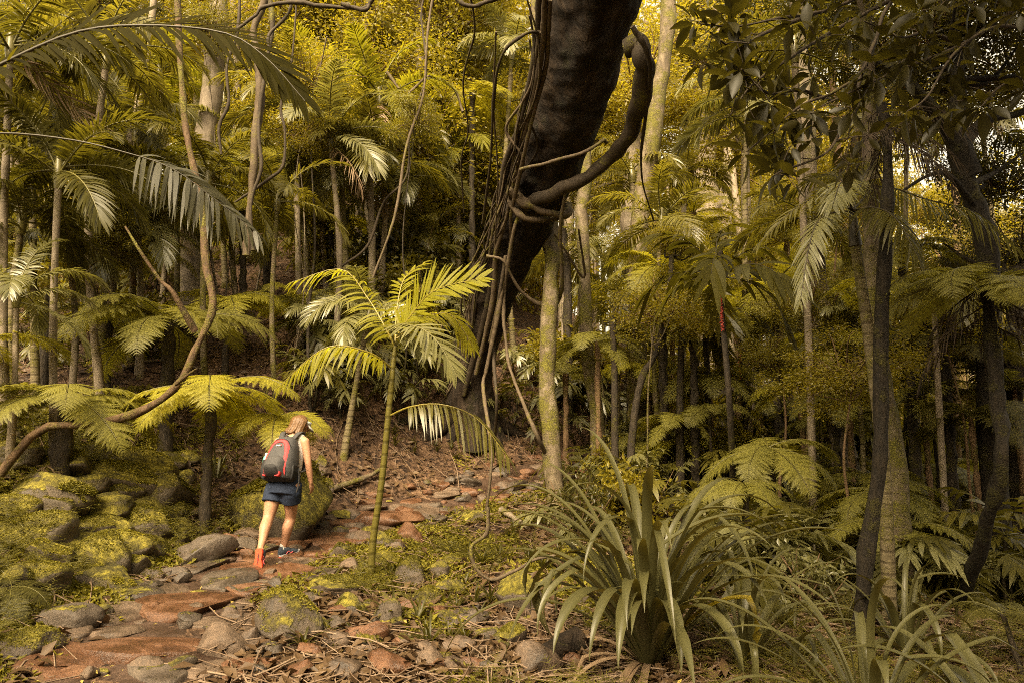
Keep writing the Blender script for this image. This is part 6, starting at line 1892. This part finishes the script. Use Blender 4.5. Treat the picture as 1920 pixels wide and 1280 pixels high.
i = np.arange(len(bs) - 1)[:, None] * k; j = np.arange(k)[None]; j2 = (j + 1) % k
mb.add(V.reshape(-1, 3), np.stack([i + j, i + j2, i + k + j2, i + k + j], -1).reshape(-1, 4))
for q in (0, len(bs) - 1): mb.add(np.vstack([V[q], V[q].mean(0)]), np.stack([np.arange(k), (np.arange(k) + 1) % k, np.full(k, k)], -1))
mb.build('main_compartment', M['pack'], broot, po)
def ribbon(path, hw, off, mat, nm, par=None, nw=5):
    """band on the pack's outer face along (a, b) points"""
    P = catmull(np.array([[p[0], p[1] * PH, 0] for p in path]), 60)
    T = nrm(np.gradient(P, axis=0)); Nn = np.stack([-T[:, 1], T[:, 0], 0 * T[:, 0]], -1)
    h = np.interp(np.linspace(0, 1, 60), np.linspace(0, 1, len(hw)), hw)
    rows = []
    for e in np.linspace(-1, 1, nw):
        Q = P + Nn * (h * e)[:, None]
        rows.append(np.array([psurf(q[0], q[1] / PH, off * (1 if abs(e) < .99 else .2)) for q in Q]))
    mb = MB(); mb.add(np.stack(rows, 1).reshape(-1, 3), grid_faces(60, nw))
    o = mb.build(nm, M[mat], par or broot, po)
    s = o.modifiers.new('thick', 'SOLIDIFY'); s.thickness = .004; s.offset = 0
    return o
def patch(fa, b0, b1, off, mat, nm, par=None, bulge=0.0):
    bb = np.linspace(b0, b1, 26); e = np.linspace(-1, 1, 26)
    V = np.array([[psurf(x * fa(b), b, off + bulge * (1 - x ** 4) * (np.sin(np.pi * np.clip((b - b0) / (b1 - b0), 0.02, .98)) ** .5)) for x in e] for b in bb])
    mb = MB(); mb.add(V.reshape(-1, 3), grid_faces(26, 26)); return mb.build(nm, M[mat], par or broot, po)
ribbon([(-.135, .14), (-.128, .42), (-.108, .66), (-.06, .83), (0, .87), (.06, .83), (.108, .66), (.128, .42), (.132, .10)], [.018, .021, .021, .019, .019, .023, .029, .032, .030], .008, 'pack_red', 'red_panel')
ribbon([(-.158, .14), (-.15, .42), (-.13, .68), (-.07, .87), (0, .905), (.07, .87), (.135, .68), (.157, .42), (.163, .12)], [.004] * 9, .012, 'pack_dark', 'zip')
fp = patch(lambda b: .118 * (1 - max(0, (b - .36) / .16) ** 2.2) ** .5 if b < .52 else .01, .06, .515, .012, 'pack', 'front_pocket', bulge=.045)
patch(lambda b: .092 * (1 - max(0, (b - .24) / .12) ** 2.2) ** .5 if b < .36 else .008, .07, .355, .022, 'pack_dark', 'pocket_front', fp, bulge=.048)
ribbon([(-.098, .10), (-.088, .085), (-.06, .078)], [.010, .009, .004], .058, 'pack_red', 'red_trim', fp)
ribbon([(.05, .075), (.085, .09), (.10, .16)], [.004, .010, .008], .052, 'pack_red', 'red_trim', fp)
patch(lambda b: wv_(b) * .985, .0, .10, .004, 'pack_dark', 'base_panel', bulge=.012)
for s in (-1, 1):
    mb = MB()
    aa = np.linspace(.985, .80, 8) * s
    V = []
    for b in np.linspace(.03, .46 if s < 0 else .34, 14):
        row = [po + pr_ * (s * (wv_(b) + .012)) + pu * (b * PH) + pn * (dv_(b) * q) for q in np.linspace(.02, .62, 6)] + [psurf(a * wv_(b), b, .012) for a in np.linspace(.93, .72, 5) * s]
        V.append(row)
    mb.add(np.array(V).reshape(-1, 3), grid_faces(14, 11)); mb.build('side_pocket', M['pack_dark'], broot, po)
# mark on the pack: short white word with a red end
mb = MB()
for q in range(4):
    a0 = -.028 + q * .0125
    for (x0, x1, z0, z1) in ((0, .003, 0, 1), (.003, .010, .75, 1) if q % 2 else (.003, .010, 0, .25), (.007, .010, 0, 1) if q != 1 else (.003, .009, .4, .6)):
        c = [psurf(a0 + xx, .735 + zz * .032, .010) for xx, zz in ((x0, z0), (x1, z0), (x1, z1), (x0, z1))]
        mb.add(np.array(c), np.array([[0, 1, 2, 3]]))
o = mb.build('lettering', M['label'], broot, po, smooth=False)
mb = MB(); mb.add(np.array([psurf(x, b, .010) for x, b in ((.023, .735), (.034, .735), (.034, .767), (.023, .767))]), np.array([[0, 1, 2, 3]])); mb.build('logo_end', M['pack_red'], broot, po, smooth=False)
def flatstrap(pts, w, th_, mat, nm):
    C = catmull(pts, 30); V, Fq = tube(C, w, 10, flat=th_)
    mb = MB(); mb.add(V, Fq); return mb.build(nm, M[mat], broot, po)
for a, s in ((sh_l, -1), (sh_r, 1)):
    q = neck * .4 + a * .6
    mb = MB()
    C = catmull([po + pr_ * .07 * s + pu * PH * .93 + pn * .03, q + U_ax * .045 + B_ax * .06, q + U_ax * .05 - B_ax * .02, chest + (q - neck) * .9 - B_ax * .13, waist + R_ax * s * .12 - B_ax * .10 + U_ax * .06, waist + R_ax * s * .155 + B_ax * .02], 50)
    T = nrm(np.gradient(C, axis=0)); Sx = nrm(R_ax - T * (T @ R_ax)[:, None])
    V = np.stack([C - Sx * .028, C, C + Sx * .028], 1); mb.add(V.reshape(-1, 3), grid_faces(50, 3))
    o = mb.build('shoulder_strap', M['pack'], broot, po); m_ = o.modifiers.new('thick', 'SOLIDIFY'); m_.thickness = .012; m_.offset = 0
mb = MB(); add_tube(mb, catmull([po + pr_ * .05 + pu * PH * .96 + pn * .03, po + pu * PH * 1.02 + pn * .05, po - pr_ * .05 + pu * PH * .96 + pn * .03], 12), .008, 8); mb.build('grab_loop', M['pack_dark'], broot, po)
mb = MB(); add_tube(mb, catmull([po + pr_ * .19 + pu * PH * .30 + pn * .02, po + pr_ * .205 + pu * PH * .12 + pn * .0, po + pr_ * .21 - pu * .04, po + pr_ * .20 - pu * .10], 14), .010, 6); mb.build('hip_strap', M['pack_dark'], broot, po)
bb_ = po - pr_ * .185 + pu * PH * .33 + pn * .07
bt = thing('water_bottle', 'mint green bottle in the backpack\'s left side pocket', 'bottle', bb_)
mb = MB(); C = np.array([bb_ + pu * z for z in (0, .005, .08, .10, .115)]); add_tube(mb, C, [.026, .030, .030, .026, .016], 16); mb.build('bottle_body', M['mint'], bt, bb_)
mb = MB(); add_tube(mb, np.array([bb_ + pu * z for z in (.115, .118, .138, .14)]), [.015, .018, .018, .012], 14); mb.build('cap', M['visor'], bt, bb_)

# ================================================================== LABELS
MARKS = [('walking woman', 540, 900), ('lifted orange-soled shoe', 480, 1050), ('biggest mossy boulder', 440, 950), ('largest orange-brown slab', 330, 1140), ('long wet orange slab', 230, 1225), ('bottom left corner', 20, 1260), ('mossy left bank', 130, 980),
         ('grey moss-capped boulder', 527, 1168), ('young palm foot', 697, 1075), ('young palm crown', 740, 640), ('diagonal fallen branch', 780, 1190), ('leaning giant base', 890, 770), ('leaning giant trunk', 1000, 400), ('thick bowed vine', 1190, 220), ('big strap-leaved clump', 1200, 1120),
         ('second strap-leaved clump', 1130, 920), ('stout pale trunk', 1560, 720), ('near-black trunk', 1650, 560), ('near-black trunk foot', 1600, 1100), ('ringed palm crown', 1600, 410), ('black-trunked tree fern', 1850, 560), ('curving black fern trunk', 1840, 900), ('fruiting walking-stick palm', 1350, 530), ('fruiting palm stem', 1370, 800),
         ('low pale middle-right fern', 1440, 840), ('forked upper-right tree', 1810, 260), ('upper-right big-leaved boughs', 1560, 170), ('gnarled pale distant tree', 1330, 260), ('top left arching frond', 300, 70), ('silvery left-hand frond', 330, 330), ('crooked brown stem', 385, 520), ('pale slope fern', 318, 600),
         ('silver-green left fern', 125, 745), ('yellow fern above the woman', 440, 725), ('twisted vine bundle', 480, 260), ('grey upper-left trunk', 385, 280), ('slim pale left trunk', 240, 320), ('straight mossy trunk', 1036, 740), ('slim second mossy trunk', 1105, 600), ('tall curving mossy trunk', 1200, 440), ('yellow-leaved branching tree', 860, 280),
         ('centre palm group', 700, 300), ('left edge yellow shrub', 60, 540), ('olive swollen-footed trunk', 1690, 980), ('litter slope', 480, 620), ('paved path bend', 780, 965), ('distant path stones', 980, 915), ('dim pale-leaved shrub', 1500, 1160), ('gully block', 978, 1118), ('bottom edge sticks', 780, 1255)]
ORD = ['', 'second', 'third', 'fourth', 'fifth', 'sixth', 'seventh', 'eighth', 'ninth', 'tenth', 'eleventh', 'twelfth', 'thirteenth']
def rel(x, y, q):
    dx, dy = x - q[1], y - q[2]
    if math.hypot(dx, dy) < 26: return 'at'
    if abs(dx) > 1.6 * abs(dy): return 'left of' if dx < 0 else 'right of'
    if abs(dy) > 1.6 * abs(dx): return 'above' if dy < 0 else 'below'
    return ('above' if dy < 0 else 'below') + ' and ' + ('left of' if dx < 0 else 'right of')
groups = {}
for (o, look, noun, plural, p) in AUTO:
    x, y, _d = pix(p)
    x, y = min(max(x, 0), 1920), min(max(y, 0), 1280)
    q = min(MARKS, key=lambda q: (q[1] - x) ** 2 + (q[2] - y) ** 2)
    groups.setdefault((look, noun, plural, rel(x, y, q), q[0]), []).append((x, y, o))
for (look, noun, plural, rl, mk), L_ in groups.items():
    if len(L_) == 1:
        L_[0][2]['label'] = f'{look} {noun} {rl} the {mk}' if len(f'{look} {noun}'.split()) > 0 else ''
        continue
    xs_, ys_ = [a[0] for a in L_], [a[1] for a in L_]
    hor = (max(xs_) - min(xs_)) >= (max(ys_) - min(ys_))
    L_.sort(key=lambda a: a[0] if hor else a[1])
    n = len(L_)
    for i, (x, y, o) in enumerate(L_):
        if i <= (n - 1) // 2:
            w_ = (ORD[i] + ' ' if i else '') + ('leftmost' if hor else 'highest')
        else:
            w_ = (ORD[n - 1 - i] + ' ' if n - 1 - i else '') + ('rightmost' if hor else 'lowest')
        s_ = f'{w_} {look} {noun} {rl} the {mk}'.split()
        o['label'] = ' '.join(s_ if len(s_) <= 16 else [c for c in s_ if c not in ('the', 'rounded', 'flat')][-16:])
